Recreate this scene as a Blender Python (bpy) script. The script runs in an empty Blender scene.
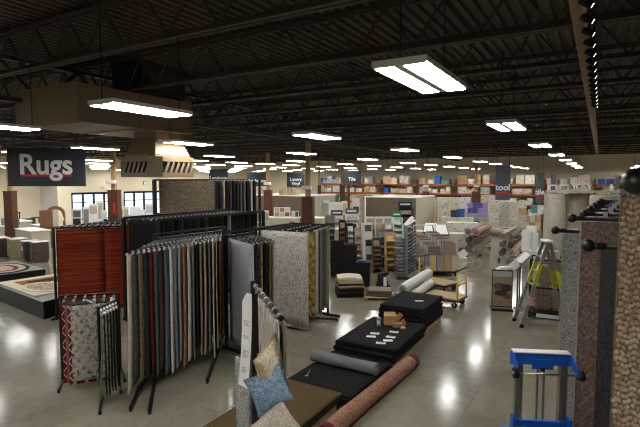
import bpy, math, random
from mathutils import Vector, Matrix
random.seed(7)
SC = bpy.context.scene
COL = SC.collection
PI = math.pi

# ---------------------------------------------------------------- camera, world, exposure
CAM_H = 3.3
YAW = math.radians(30.51)
PITCH = math.atan(33.5 / 475)
cd = bpy.data.cameras.new('camera')
cd.sensor_width = 36
cd.lens = 475 * 36 / 640
cd.clip_end = 200
cd.dof.use_dof = True
cd.dof.focus_distance = 11
cd.dof.aperture_fstop = 3.6
cam = bpy.data.objects.new('camera', cd)
COL.objects.link(cam)
cam.location = (0, 0, CAM_H)
cam.rotation_euler = (PI / 2 - PITCH, 0, YAW)
SC.camera = cam

W = bpy.data.worlds.new('world')
SC.world = W
W.use_nodes = True
bgn = W.node_tree.nodes['Background']
bgn.inputs[0].default_value = (0.80, 0.90, 1.0, 1)
bgn.inputs[1].default_value = 2.2
SC.view_settings.view_transform = 'Standard'
SC.view_settings.look = 'None'
SC.view_settings.gamma = 1
SC.view_settings.use_curve_mapping = False
SC.view_settings.exposure = 0.0
SC.cycles.use_denoising = True
SC.cycles.filter_width = 1.15
SC.cycles.max_bounces = 6
SC.cycles.diffuse_bounces = 4
SC.cycles.glossy_bounces = 3
SC.cycles.transparent_max_bounces = 8
SC.cycles.caustics_reflective = False
SC.cycles.caustics_refractive = False
SC.cycles.sample_clamp_indirect = 4.0
LAMP = 42.0          # emission of the fluorescent tubes


# ---------------------------------------------------------------- helpers
def lin(c):
    return c / 12.92 if c <= 0.04045 else ((c + 0.055) / 1.055) ** 2.4


def rgb(r, g, b):
    return (lin(r / 255), lin(g / 255), lin(b / 255), 1)


def wp(px, Z, z=0.0):
    """ground point at depth Z along the hall view, px pixels across the 640 wide frame"""
    lat = (px - 320) / 475 * Z
    return (math.cos(YAW) * lat - math.sin(YAW) * Z, math.sin(YAW) * lat + math.cos(YAW) * Z, z)


class MB:
    def __init__(s):
        s.v, s.f, s.m = [], [], []
        s.sm = []

    def add(s, vs, fs, mi=0, smooth=False):
        b = len(s.v)
        s.v += [Vector(v) for v in vs]
        for f in fs:
            s.f.append([b + i for i in f])
            s.m.append(mi)
            s.sm.append(smooth)
        return s

    def box(s, x0, x1, y0, y1, z0, z1, mi=0, X=None):
        vs = [(x, y, z) for z in (z0, z1) for y in (y0, y1) for x in (x0, x1)]
        if X is not None:
            vs = [X @ Vector(v) for v in vs]
        return s.add(vs, [(0, 2, 3, 1), (4, 5, 7, 6), (0, 1, 5, 4), (2, 6, 7, 3), (0, 4, 6, 2), (1, 3, 7, 5)], mi)

    def cbox(s, c, d, mi=0, X=None, bev=0.0):
        """box with chamfered vertical and top edges"""
        cx, cy, cz = c
        a, b, h = d[0] / 2, d[1] / 2, d[2] / 2
        if bev <= 0:
            return s.box(cx - a, cx + a, cy - b, cy + b, cz - h, cz + h, mi, X)
        e = bev
        def ring(ia, ib, z):
            a2, b2 = a - ia, b - ia
            k = ib
            return [(cx - a2 + k, cy - b2, z), (cx + a2 - k, cy - b2, z), (cx + a2, cy - b2 + k, z), (cx + a2, cy + b2 - k, z),
                    (cx + a2 - k, cy + b2, z), (cx - a2 + k, cy + b2, z), (cx - a2, cy + b2 - k, z), (cx - a2, cy - b2 + k, z)]
        rs = [ring(e, e * .6, cz - h), ring(0, e, cz - h + e), ring(0, e, cz + h - e), ring(e, e * .6, cz + h)]
        vs = [p for r in rs for p in r]
        if X is not None:
            vs = [X @ Vector(v) for v in vs]
        fs = [tuple(reversed(range(8))), tuple(range(24, 32))]
        for k in range(3):
            for i in range(8):
                j = (i + 1) % 8
                fs.append((k * 8 + i, k * 8 + j, k * 8 + 8 + j, k * 8 + 8 + i))
        return s.add(vs, fs, mi)

    def tube(s, p, q, r, n=8, mi=0, r2=None, caps=True):
        p, q = Vector(p), Vector(q)
        d = (q - p).normalized()
        u = d.orthogonal().normalized()
        w = d.cross(u)
        r2 = r if r2 is None else r2
        vs = []
        for c, rr in ((p, r), (q, r2)):
            for i in range(n):
                a = 2 * PI * i / n
                vs.append(c + (u * math.cos(a) + w * math.sin(a)) * rr)
        b = len(s.v)
        s.v += vs
        for i in range(n):
            j = (i + 1) % n
            s.f.append([b + i, b + j, b + n + j, b + n + i]); s.m.append(mi); s.sm.append(n > 5)
        if caps:
            s.f.append([b + i for i in reversed(range(n))]); s.m.append(mi); s.sm.append(False)
            s.f.append([b + n + i for i in range(n)]); s.m.append(mi); s.sm.append(False)
        return s

    def bar(s, p, q, a, b=None, up=(0, 0, 1), mi=0):
        """rectangular bar from p to q, a wide, b tall"""
        p, q = Vector(p), Vector(q)
        b = a if b is None else b
        d = (q - p).normalized()
        up = Vector(up)
        if abs(d.dot(up)) > .98:
            up = Vector((1, 0, 0))
        u = d.cross(up).normalized()
        w = u.cross(d)
        vs = []
        for c in (p, q):
            for (i, j) in ((-1, -1), (1, -1), (1, 1), (-1, 1)):
                vs.append(c + u * (i * a / 2) + w * (j * b / 2))
        return s.add(vs, [(3, 2, 1, 0), (4, 5, 6, 7), (0, 1, 5, 4), (1, 2, 6, 5), (2, 3, 7, 6), (3, 0, 4, 7)], mi)

    def lathe(s, c, prof, n=16, mi=0, axis='z', X=None):
        """prof: (radius, height) pairs"""
        vs, fs = [], []
        for (r, h) in prof:
            for i in range(n):
                a = 2 * PI * i / n
                x, y = r * math.cos(a), r * math.sin(a)
                v = (x, y, h) if axis == 'z' else ((h, x, y) if axis == 'x' else (y, h, x))
                vs.append(Vector(c) + Vector(v) if X is None else X @ (Vector(c) + Vector(v)))
        for k in range(len(prof) - 1):
            for i in range(n):
                j = (i + 1) % n
                fs.append((k * n + i, k * n + j, k * n + n + j, k * n + n + i))
        s.add(vs, fs, mi, True)
        b = len(s.v) - len(vs)
        s.f.append([b + i for i in reversed(range(n))]); s.m.append(mi); s.sm.append(False)
        s.f.append([b + (len(prof) - 1) * n + i for i in range(n)]); s.m.append(mi); s.sm.append(False)
        return s

    def prism(s, pts, z0, z1, mi=0, X=None):
        n = len(pts)
        vs = [Vector((p[0], p[1], z0)) for p in pts] + [Vector((p[0], p[1], z1)) for p in pts]
        if X is not None:
            vs = [X @ v for v in vs]
        fs = [tuple(reversed(range(n))), tuple(range(n, 2 * n))]
        for i in range(n):
            j = (i + 1) % n
            fs.append((i, j, n + j, n + i))
        return s.add(vs, fs, mi)

    def grid(s, P, nu, nv, mi=0, smooth=True, flip=False):
        """P(i,j) -> point, i in 0..nu, j in 0..nv"""
        vs = [P(i, j) for j in range(nv + 1) for i in range(nu + 1)]
        fs = []
        for j in range(nv):
            for i in range(nu):
                a = j * (nu + 1) + i
                f = (a, a + 1, a + nu + 2, a + nu + 1)
                fs.append(tuple(reversed(f)) if flip else f)
        return s.add(vs, fs, mi, smooth)


def mesh_of(name, mb, mats):
    me = bpy.data.meshes.new(name)
    me.from_pydata([tuple(v) for v in mb.v], [], mb.f)
    mats = mats if isinstance(mats, (list, tuple)) else [mats]
    for m in mats:
        me.materials.append(m)
    me.polygons.foreach_set('material_index', mb.m)
    me.polygons.foreach_set('use_smooth', mb.sm)
    me.update()
    return me


def obj(name, mb, mats, parent=None, loc=(0, 0, 0), rz=0, world=False, label=None):
    """one mesh object; world=True: coordinates are the world's, shifted to the (unrotated) root's frame"""
    if world and parent is not None:
        r = parent
        while r.parent:
            r = r.parent
        for v in mb.v:
            v -= r.location
    o = bpy.data.objects.new(name, mesh_of(name, mb, mats))
    COL.objects.link(o)
    o.location = loc
    o.rotation_euler = (0, 0, rz)
    if parent is not None:
        o.parent = parent
    if label:
        o['label'] = label
    return o


def tag(o, label, cat, group=None):
    o['label'] = label
    o['category'] = cat
    if group:
        o['group'] = group
    return o


def thing(name, label, cat, loc=(0, 0, 0), rz=0, group=None):
    o = bpy.data.objects.new(name, None)
    COL.objects.link(o)
    o.location = loc
    o.rotation_euler = (0, 0, rz)
    return tag(o, label, cat, group)


def struct(name, mb, mats, parent=None, world=False):
    o = obj(name, mb, mats, parent, world=world)
    if parent is None:
        o['kind'] = 'structure'
    return o


def dup(root, loc, rz=None, label=None, group=None):
    r = root.copy()
    COL.objects.link(r)
    r.location = loc
    if rz is not None:
        r.rotation_euler = (0, 0, rz)
    if label:
        r['label'] = label
    if group:
        r['group'] = group
    for ch in list(root.children):
        c = ch.copy(); COL.objects.link(c); c.parent = r
        for g in list(ch.children):
            d = g.copy(); COL.objects.link(d); d.parent = c
    return r


def text(name, body, size, m, parent, loc, rot, extrude=.004, offset=0.0, align='CENTER'):
    cu = bpy.data.curves.new(name, 'FONT')
    cu.body = body
    cu.size = size
    cu.extrude = extrude
    cu.offset = offset
    cu.align_x = align
    cu.align_y = 'CENTER'
    tmp = bpy.data.objects.new('tmp', cu)
    COL.objects.link(tmp)
    dg = bpy.context.evaluated_depsgraph_get()
    me = bpy.data.meshes.new_from_object(tmp.evaluated_get(dg))
    bpy.data.objects.remove(tmp)
    me.materials.clear()
    me.materials.append(m)
    o = bpy.data.objects.new(name, me)
    COL.objects.link(o)
    o.parent = parent
    o.location = loc
    o.rotation_euler = rot
    return o


ORD = ['first', 'second', 'third', 'fourth', 'fifth', 'sixth', 'seventh', 'eighth', 'ninth', 'tenth', 'eleventh', 'twelfth', 'thirteenth',
       'fourteenth', 'fifteenth', 'sixteenth', 'seventeenth', 'eighteenth', 'nineteenth', 'twentieth', 'twenty-first', 'twenty-second',
       'twenty-third', 'twenty-fourth', 'twenty-fifth', 'twenty-sixth', 'twenty-seventh', 'twenty-eighth', 'twenty-ninth', 'thirtieth']


# ---------------------------------------------------------------- materials
def nt(name):
    m = bpy.data.materials.new(name)
    m.use_nodes = True
    t = m.node_tree
    return m, t, t.nodes['Principled BSDF']


def N(t, kind, **kw):
    n = t.nodes.new(kind)
    for k, v in kw.items():
        if k.startswith('i_'):
            n.inputs[k[2:].replace('_', ' ')].default_value = v
        else:
            setattr(n, k, v)
    return n


def coords(t, scale=(1, 1, 1), kind='Object', loc=(0, 0, 0)):
    tc = t.nodes.new('ShaderNodeTexCoord')
    mp = t.nodes.new('ShaderNodeMapping')
    mp.inputs['Scale'].default_value = scale
    mp.inputs['Location'].default_value = loc
    t.links.new(tc.outputs[kind], mp.inputs[0])
    return mp.outputs[0]


def noise(t, vec, scale, detail=3, rough=.5):
    n = N(t, 'ShaderNodeTexNoise')
    n.inputs['Scale'].default_value = scale
    n.inputs['Detail'].default_value = detail
    n.inputs['Roughness'].default_value = rough
    t.links.new(vec, n.inputs['Vector'])
    return n.outputs['Fac']


def ramp(t, fac, stops, const=False):
    r = N(t, 'ShaderNodeValToRGB')
    e = r.color_ramp.elements
    while len(e) > 1:
        e.remove(e[-1])
    e[0].position, e[0].color = stops[0]
    for p, c in stops[1:]:
        x = e.new(p)
        x.color = c
    if const:
        r.color_ramp.interpolation = 'CONSTANT'
    t.links.new(fac, r.inputs[0])
    return r.outputs[0]


def math_(t, op, a, b=None):
    n = N(t, 'ShaderNodeMath', operation=op)
    for i, x in enumerate((a, b)):
        if x is None:
            continue
        if isinstance(x, (int, float)):
            n.inputs[i].default_value = x
        else:
            t.links.new(x, n.inputs[i])
    return n.outputs[0]


def mix(t, fac, a, b, mode='MIX'):
    n = N(t, 'ShaderNodeMix', data_type='RGBA', blend_type=mode)
    if isinstance(fac, (int, float)):
        n.inputs[0].default_value = fac
    else:
        t.links.new(fac, n.inputs[0])
    for i, x in ((6, a), (7, b)):
        if isinstance(x, tuple):
            n.inputs[i].default_value = x
        else:
            t.links.new(x, n.inputs[i])
    return n.outputs[2]


def bump(t, p, h, strength=.3, dist=.005):
    b = N(t, 'ShaderNodeBump')
    b.inputs['Strength'].default_value = strength
    b.inputs['Distance'].default_value = dist
    t.links.new(h, b.inputs['Height'])
    t.links.new(b.outputs[0], p.inputs['Normal'])


_mc = {}


def M(name, c, rough=.6, metal=0.0, var=.18, vs=6, bmp=0.0, bs=90, stretch=(1, 1, 1), c2=None, spec=.4):
    if name in _mc:
        return _mc[name]
    m, t, p = nt(name)
    vec = coords(t, stretch)
    c2 = c2 or tuple(x * (1 - var) for x in c[:3]) + (1,)
    col = ramp(t, noise(t, vec, vs, 4), [(.3, c2), (.7, c)])
    t.links.new(col, p.inputs['Base Color'])
    p.inputs['Roughness'].default_value = rough
    p.inputs['Metallic'].default_value = metal
    p.inputs['Specular IOR Level'].default_value = spec
    if bmp:
        bump(t, p, noise(t, vec, bs, 2), bmp)
    _mc[name] = m
    return m


def emit(name, c, s):
    m, t, p = nt(name)
    p.inputs['Base Color'].default_value = (.8, .8, .8, 1)
    p.inputs['Emission Color'].default_value = c
    p.inputs['Emission Strength'].default_value = s
    return m


def rugmat(name, kind, cols, s=1.0, seed=0.0, rough=.95):
    """woven rug patterns in the rug's own x (width) and z (height)"""
    if name in _mc:
        return _mc[name]
    m, t, p = nt(name)
    vec = coords(t, (1, 1, 1), 'Object', (seed * 3.1, seed, seed * 1.7))
    sx = N(t, 'ShaderNodeSeparateXYZ')
    t.links.new(vec, sx.inputs[0])
    x, z = sx.outputs[0], sx.outputs[2]
    fine = noise(t, vec, 160, 2)
    if kind == 'plain':
        col = ramp(t, noise(t, vec, 5 * s, 5, .6), [(.3, cols[0]), (.7, cols[1])])
    elif kind == 'strata':       # bands running across the rug
        v2 = coords(t, (2.0 * s, 2.0 * s, 8 * s), 'Object', (seed, seed, seed))
        n1 = noise(t, v2, 1.6, 5, .70)
        k = len(cols)
        col = ramp(t, n1, [(.28 + .44 * i / (k - 1), c) for i, c in enumerate(cols)])
    elif kind == 'stripes':
        v2 = coords(t, (.25, .25, 22 * s), 'Object', (seed, seed, seed))
        n1 = noise(t, v2, 1.5, 3, .7)
        k = len(cols)
        col = ramp(t, n1, [(.3 + .4 * i / (k - 1), c) for i, c in enumerate(cols)])
    elif kind == 'crosshatch':
        va = coords(t, (5 * s, 5 * s, 75 * s), 'Object', (seed, 0, 0))
        vb = coords(t, (75 * s, 75 * s, 5 * s), 'Object', (seed, 4, 0))
        a, b = noise(t, va, 1.3, 2), noise(t, vb, 1.3, 2)
        h = math_(t, 'MULTIPLY', math_(t, 'MINIMUM', a, b), 1.0)
        col = ramp(t, h, [(.36, cols[0]), (.47, cols[1])])
    elif kind == 'damask':       # distressed oriental figures
        wb = math_(t, 'MULTIPLY', noise(t, vec, 4 * s, 3, .6), 7)
        w = math_(t, 'MULTIPLY', math_(t, 'SINE', math_(t, 'ADD', math_(t, 'MULTIPLY', x, 34 * s), wb)), math_(t, 'SINE', math_(t, 'ADD', math_(t, 'MULTIPLY', z, 27 * s), wb)))
        n2 = noise(t, vec, 9 * s, 5, .7)
        f = math_(t, 'ADD', math_(t, 'MULTIPLY', w, .10), n2)
        k = len(cols)
        col = ramp(t, f, [(.3 + .4 * i / (k - 1), c) for i, c in enumerate(cols)])
    elif kind == 'axial':        # long border bands along a rolled rug with small figures
        ang = math_(t, 'FRACT', math_(t, 'ADD', math_(t, 'MULTIPLY', math_(t, 'ARCTAN2', z, sx.outputs[1]), 1 / (2 * PI)), 1.0))
        wob = math_(t, 'MULTIPLY', math_(t, 'SUBTRACT', noise(t, vec, 9 * s, 2), .5), .02)
        base = ramp(t, math_(t, 'ADD', ang, wob), list(zip((0, .05, .07, .10, .12, .17, .19, .21, .30, .32, .36, .38, .44, .46, .62, .66, .70, .9),
                    [cols[i] for i in (4, 0, 2, 0, 3, 0, 2, 1, 0, 4, 0, 2, 0, 4, 0, 2, 4, 4)])), True)
        fig = ramp(t, noise(t, vec, 30 * s, 2, .6), [(.46, (0, 0, 0, 1)), (.54, (1, 1, 1, 1))])
        alt = ramp(t, math_(t, 'ADD', ang, wob), list(zip((0, .05, .07, .10, .12, .17, .19, .32, .36, .46, .62, .7), [cols[i] for i in (1, 0, 3, 0, 1, 0, 5, 3, 0, 3, 1, 3)])), True)
        col = mix(t, fig, base, alt)
    elif kind == 'trellis':
        a = math_(t, 'COSINE', math_(t, 'MULTIPLY', x, 30 * s))
        b = math_(t, 'COSINE', math_(t, 'MULTIPLY', z, 22 * s))
        f = math_(t, 'ABSOLUTE', math_(t, 'ADD', a, b))
        col = ramp(t, f, [(.0, cols[1]), (.22, cols[1]), (.3, cols[0])])
    elif kind == 'fleck':
        col = ramp(t, noise(t, vec, 55 * s, 3, .7), [(.38, cols[0]), (.6, cols[1])])
    elif kind == 'weathered':
        v2 = coords(t, (26 * s, 26 * s, 3.2 * s), 'Object', (seed, 0, seed))
        col = ramp(t, noise(t, v2, 1.4, 6, .7), [(.38, cols[0]), (.48, cols[1]), (.6, cols[2])])
    else:
        col = ramp(t, fine, [(.3, cols[0]), (.7, cols[1])])
    f2 = ramp(t, fine, [(.3, (.62, .62, .62, 1)), (.7, (1, 1, 1, 1))])
    col = mix(t, .6, col, f2, 'MULTIPLY')
    t.links.new(col, p.inputs['Base Color'])
    p.inputs['Roughness'].default_value = rough
    p.inputs['Specular IOR Level'].default_value = .1
    bump(t, p, fine, .5, .004)
    _mc[name] = m
    return m


black_metal = M('black powder coat', rgb(26, 26, 27), .45, .3, .2)
chrome = M('zinc plated steel', rgb(200, 200, 200), .28, .95, .1)
alu = M('aluminium', rgb(176, 174, 168), .38, .9, .12)
brown_beam = M('brown painted steel', rgb(72, 58, 48), .6, .0, .3)
wood_pale = M('pale pine boards', rgb(190, 164, 124), .65, 0, .3, 3, stretch=(2, 14, 14))
white_card = M('white card', rgb(228, 226, 220), .6, 0, .06)
paper = M('white paper', rgb(236, 236, 232), .7, 0, .04)
kraft = M('kraft cardboard', rgb(176, 138, 96), .8, 0, .12)
black_plastic = M('black plastic', rgb(20, 20, 21), .35, 0, .2)
black_rubber = M('black rubber', rgb(18, 18, 18), .8, 0, .3, bmp=.3)
yellow = M('yellow paint', rgb(232, 190, 44), .45, 0, .15)
blue_paint = M('blue paint', rgb(30, 92, 190), .4, 0, .15)
taupe = M('taupe painted board', rgb(98, 84, 68), .7, 0, .08)
cream_board = M('cream painted board', rgb(188, 178, 156), .6, 0, .06)
beige_wall = M('beige wall paint', rgb(232, 219, 192), .8, 0, .06, 1)
dark_wood = M('dark stained wood', rgb(94, 56, 36), .45, 0, .35, 3, stretch=(18, 18, 1.5))
duct_paint = M('tan duct paint', rgb(138, 118, 92), .55, .1, .12, 2)
navy_sign = M('charcoal sign face', rgb(46, 50, 58), .5, 0, .08)
sign_white = M('white sign lettering', rgb(240, 240, 240), .5, 0, .02)
sign_red = M('red sign underline', rgb(205, 32, 34), .5, 0, .05)
white_paint = M('white enamel', rgb(232, 232, 230), .4, 0, .04)
grey_board = M('grey board', rgb(150, 150, 150), .6, 0, .1)
foam = M('cream carpet pile', rgb(184, 176, 160), .95, 0, .2, 14, bmp=.6, bs=140)
grey_pile = M('grey carpet pile', rgb(118, 112, 106), .95, 0, .25, 30, bmp=.6, bs=160)
mat_black = rugmat('black ribbed mat', 'fleck', [rgb(16, 16, 17), rgb(40, 40, 41)], 1.6)
coir = rugmat('brown coir', 'fleck', [rgb(50, 40, 26), rgb(112, 92, 62)], 1.4)


def floor_mat():
    m, t, p = nt('polished concrete')
    vec = coords(t, (1, 1, 1))
    n1 = noise(t, vec, .55, 6, .62)
    n2 = noise(t, vec, 6, 5, .6)
    f = math_(t, 'ADD', math_(t, 'MULTIPLY', n1, .7), math_(t, 'MULTIPLY', n2, .3))
    col = ramp(t, f, [(.32, rgb(112, 107, 91)), (.5, rgb(131, 126, 109)), (.68, rgb(147, 142, 125))])
    sx = N(t, 'ShaderNodeSeparateXYZ')
    t.links.new(vec, sx.inputs[0])
    lines = None
    for o, sh in ((sx.outputs[0], .55), (sx.outputs[1], 1.3)):
        a = math_(t, 'ABSOLUTE', math_(t, 'SUBTRACT', math_(t, 'FRACT', math_(t, 'MULTIPLY', math_(t, 'ADD', o, 100 + sh), 1 / 3.6)), .5))
        l = math_(t, 'LESS_THAN', a, .0011)
        lines = l if lines is None else math_(t, 'MAXIMUM', lines, l)
    col = mix(t, math_(t, 'MULTIPLY', lines, .5), col, rgb(70, 64, 56))
    t.links.new(col, p.inputs['Base Color'])
    r = N(t, 'ShaderNodeMapRange')
    r.inputs['To Min'].default_value = .11
    r.inputs['To Max'].default_value = .19
    t.links.new(n2, r.inputs[0])
    t.links.new(r.outputs[0], p.inputs['Roughness'])
    p.inputs['Specular IOR Level'].default_value = .5
    bump(t, p, noise(t, vec, 1.6, 2), .12, .02)
    return m


def deck_mat():
    m, t, p = nt('painted steel deck')
    vec = coords(t, (1, 1, 1))
    col = ramp(t, noise(t, vec, .8, 4), [(.3, rgb(60, 46, 36)), (.7, rgb(84, 66, 52))])
    t.links.new(col, p.inputs['Base Color'])
    p.inputs['Roughness'].default_value = .6
    return m


def glass_mat():
    m, t, p = nt('clear glass')
    tr = N(t, 'ShaderNodeBsdfTransparent')
    tr.inputs[0].default_value = (.93, .96, .97, 1)
    gl = N(t, 'ShaderNodeBsdfGlossy')
    gl.inputs['Roughness'].default_value = .02
    fr = N(t, 'ShaderNodeFresnel')
    mx = N(t, 'ShaderNodeMixShader')
    t.links.new(fr.outputs[0], mx.inputs[0])
    t.links.new(tr.outputs[0], mx.inputs[1])
    t.links.new(gl.outputs[0], mx.inputs[2])
    t.links.new(mx.outputs[0], t.nodes['Material Output'].inputs[0])
    return m


glass = glass_mat()
tube_light = emit('fluorescent tube', (1, .985, .96, 1), LAMP)
spot_light = emit('spotlight lens', (1, .97, .92, 1), 5)

# ---------------------------------------------------------------- the setting
XL, XR, YN, YF, ZD = -33.0, 8.0, -12.0, 36.5, 5.62
XL2, YJ = -35.2, 19.5
struct('floor', MB().box(XL2 - .3, XR + .3, YN - .3, YF + .3, -.1, 0), floor_mat())

mb = MB()
pitch = .17
nx = int((XR - XL2 + .4) / pitch)
prof = []
for i in range(nx):
    x = XL2 - .2 + i * pitch
    prof += [(x, ZD), (x + .055, ZD), (x + .075, ZD + .045), (x + .15, ZD + .045)]
prof.append((XL2 - .2 + nx * pitch, ZD))
mb.grid(lambda i, j: Vector((prof[i][0], YN - .2 if j == 0 else YF + .2, prof[i][1])), len(prof) - 1, 1, smooth=False, flip=True)
mb.box(XL2 - .2, XR + .2, YN - .2, YF + .2, ZD + .06, ZD + .12)
struct('ceiling', mb, deck_mat())


def wall_y(x0, x1, y0, y1, h, holes):
    """wall in a plane x=const between y0..y1 with (ya, yb, za, zb) openings"""
    m = MB()
    ys = y0
    for (a, b, za, zb) in sorted(holes):
        m.box(x0, x1, ys, a, 0, h)
        m.box(x0, x1, a, b, 0, za)
        m.box(x0, x1, a, b, zb, h)
        ys = b
    m.box(x0, x1, ys, y1, 0, h)
    return m


WIN = [(20.5, 24.1, .35, 2.38), (24.9, 28.9, .35, 2.38)]
struct('wall_left', wall_y(XL - .2, XL, YJ, YF, ZD, WIN), beige_wall)
struct('wall_return', MB().box(XL2, XL - .2, YJ, YJ + .2, 0, ZD), M('daylit pale wall paint', rgb(226, 222, 214), .7, 0, .04, 1))  # paler than the beige walls, window daylight put into the paint colour
WIN2 = [(3.0, 7.6, .5, 4.6), (8.2, 12.4, .5, 4.6), (12.9, 16.4, .5, 4.6)]
struct('wall_entrance', wall_y(XL2 - .2, XL2, YN, YJ, ZD, WIN2), beige_wall)
struct('wall_back', MB().box(XL, XR, YF, YF + .2, 0, ZD), beige_wall)
struct('wall_right', MB().box(XR, XR + .2, YN, YF, 0, ZD), beige_wall)
struct('wall_front', MB().box(XL2, XR, YN - .2, YN, 0, ZD), beige_wall)


def window(n, x, a, b, za, zb, nm, rows):
    fr = MB()
    w = .09
    fr.box(x - .12, x + .03, a, b, zb - .16, zb)
    fr.box(x - .12, x + .03, a, b, za, za + w)
    for k in range(nm + 1):
        y = a + (b - a - w) * k / nm
        fr.box(x - .12, x + .03, y, y + w, za + w, zb - .16)
    for z in rows:
        fr.box(x - .10, x + .01, a + w, b - w, z, z + .05)
    f = struct('window_%d' % n, fr, black_metal)
    obj('pane', MB().box(x - .07, x - .06, a + w, b - w, za + w, zb - .16), glass, f)


for k, (a, b, za, zb) in enumerate(WIN):
    window(k + 1, XL, a, b, za, zb, 4, (1.62,))
for k, (a, b, za, zb) in enumerate(WIN2):
    window(k + 3, XL2, a, b, za, zb, 4, (2.0, 3.3))

# open web roof joists, one every two metres across the hall
ZJ = 4.95
jm = MB()
for z in (ZJ, ZD - .07):
    for y in (-.045, .045):
        jm.box(XL2, XR, y - .03, y + .03, z, z + .035)
    for y in (-.02, .02):
        jm.box(XL2, XR, y - .008, y + .008, z - .03 if z > 5 else z + .03, z + .03 if z > 5 else z + .075)
nb = 54
for k in range(nb):
    xa = XL2 + .2 + (XR - XL2 - .4) * k / nb
    xb = XL2 + .2 + (XR - XL2 - .4) * (k + .5) / nb
    xc = XL2 + .2 + (XR - XL2 - .4) * (k + 1) / nb
    jm.bar((xa, 0, ZD - .09), (xb, 0, ZJ + .05), .028, .028)
    jm.bar((xb, 0, ZJ + .05), (xc, 0, ZD - .09), .028, .028)
joist_mesh = mesh_of('trim', jm, brown_beam)
for k in range(26):
    o = bpy.data.objects.new('trim_%d' % (k + 1), joist_mesh)
    COL.objects.link(o)
    o.location = (0, 2.2 + (k - 7) * 1.86, 0)
    o['kind'] = 'structure'
# girders along the hall on the column lines
for k, gx in enumerate((-9.3, -17.5, -25.5)):
    g = MB()
    g.box(gx - .07, gx + .07, YN, YF, 4.72, 4.80)
    g.box(gx - .07, gx + .07, YN, YF, 5.46, 5.53)
    for j in range(32):
        y = YN + j * 1.5
        g.bar((gx, y, 5.48), (gx, y + .75, 4.78), .06, .06)
        g.bar((gx, y + .75, 4.78), (gx, y + 1.5, 5.48), .06, .06)
    struct('trim_%d' % (30 + k), g, brown_beam)

# ---------------------------------------------------------------- lamps
FX = [-1.16, -4.26, -7.35, -10.45, -13.55, -16.65, -19.75, -22.85, -25.95, -29.05, -31.6]
FY = [3.5, 7.15, 11.45, 15.9, 20.1, 24.3, 28.5, 32.6]
ROWS = ['row nearest the round pipe', 'second row from the round pipe', 'third row from the round pipe', 'fourth row from the round pipe',
        'fifth row from the round pipe', 'sixth row from the round pipe', 'seventh row from the round pipe',
        'eighth row from the round pipe', 'ninth row from the round pipe', 'tenth row from the round pipe',
        'row along the storefront windows']
fix = thing('ceiling_light', 'x', 'ceiling light', (0, 0, 4.03), 0, 'hanging fluorescent ceiling lights')
mb = MB().box(-.19, .19, -.53, .53, .045, .06)
for x in (-.19, .18):
    mb.box(x, x + .010, -.53, .53, .02, .045)
for y in (-.53, .515):
    mb.box(-.18, .18, y, y + .015, .012, .045)
mb.box(-.03, .03, -.515, .515, .008, .045)
obj('housing', mb, white_paint, fix)
for s in (-1, 1):
    t_ = MB().box(s * .107 - .066, s * .107 + .066, -.51, .51, .008, .04)
    obj('tube_bank', t_, tube_light, fix)
for s in (-1, 1):
    obj('cable', MB().tube((0, s * .5, .07), (0, s * .5, ZJ - 4.0), .006, 5), black_metal, fix)
FAR = [23.4 + 3.3 * k for k in range(4)]
first = True
for i, x in enumerate(FX):
    ys = FY if i < 1 else FY[:5] + FAR if i < 4 else sorted(FY[:5] + [y + 2.05 for y in FY[2:4]] + FAR)
    for j, y in enumerate(ys):
        lab = 'white twin-bank fluorescent light hung %s along the %s' % (ORD[j], ROWS[i])
        if first:
            fix.location = (x, y, 4.03)
            fix['label'] = lab
            first = False
        else:
            dup(fix, (x, y, 4.03), None, lab)
for i, x in enumerate(FX[:5]):
    for j, y in enumerate((-.45, -4.3, -8.2)):
        dup(fix, (x, y, 4.03), None, 'white fluorescent light %s behind the viewer in the %s' % (ORD[j], ROWS[i]))
for j, y in enumerate((-.45, -4.3, -8.2)):
    dup(fix, (1.9, y, 4.03), None, 'white twin-bank fluorescent light hung %s behind the viewer above the swing rack side' % ORD[j])
for j, y in enumerate(FY[2:]):
    dup(fix, (1.75, y + 2, 4.03), None, 'white fluorescent light hung %s along the row past the spotlight track' % ORD[j])

# round pipe and spotlight track under the joists
mb = MB().tube((-.22, .5, 4.82), (-.22, 31, 4.82), .072, 14)
pipe = thing('ceiling_pipe', 'long round tan pipe running under the dark ceiling beside the spotlight track', 'pipe', (-.22, 14, 4.82))
obj('pipe_run', mb, M('tan pipe paint', rgb(150, 128, 102), .5, 0, .12), pipe, world=True)
for k in range(9):
    obj('strap', MB().box(-.235, -.205, 4.06 - .02 + k * 3.72, 4.06 + .02 + k * 3.72, 4.89, ZJ), black_metal, pipe, world=True)
trk = thing('spotlight_track', 'black spotlight track hung from the ceiling with a file of small spotlights', 'spotlight track', (-.10, 8, 4.8))
obj('rail', MB().box(-.17, -.13, 2.8, 10.9, 4.82, 4.87), black_metal, trk, world=True)
for k in range(6):
    obj('hanger', MB().box(-.16, -.14, 2.99 + k * 1.5, 3.01 + k * 1.5, 4.87, ZJ + .6), black_metal, trk, world=True)
for k in range(18):
    y = 3.15 + k * .44
    hd = MB()
    hd.tube((-.15, y, 4.82), (-.15, y, 4.76), .012, 6)
    d = Vector((.86, .14, -.5)).normalized()
    c = Vector((-.15, y, 4.72))
    hd.tube(c - d * .06, c + d * .05, .033, 12)
    h = obj('spotlight_head', hd, black_metal, trk, world=True)
    ln = MB().tube(c + d * .051, c + d * .054, .019, 12)
    obj('lens', ln, spot_light, h, world=True)

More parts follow.
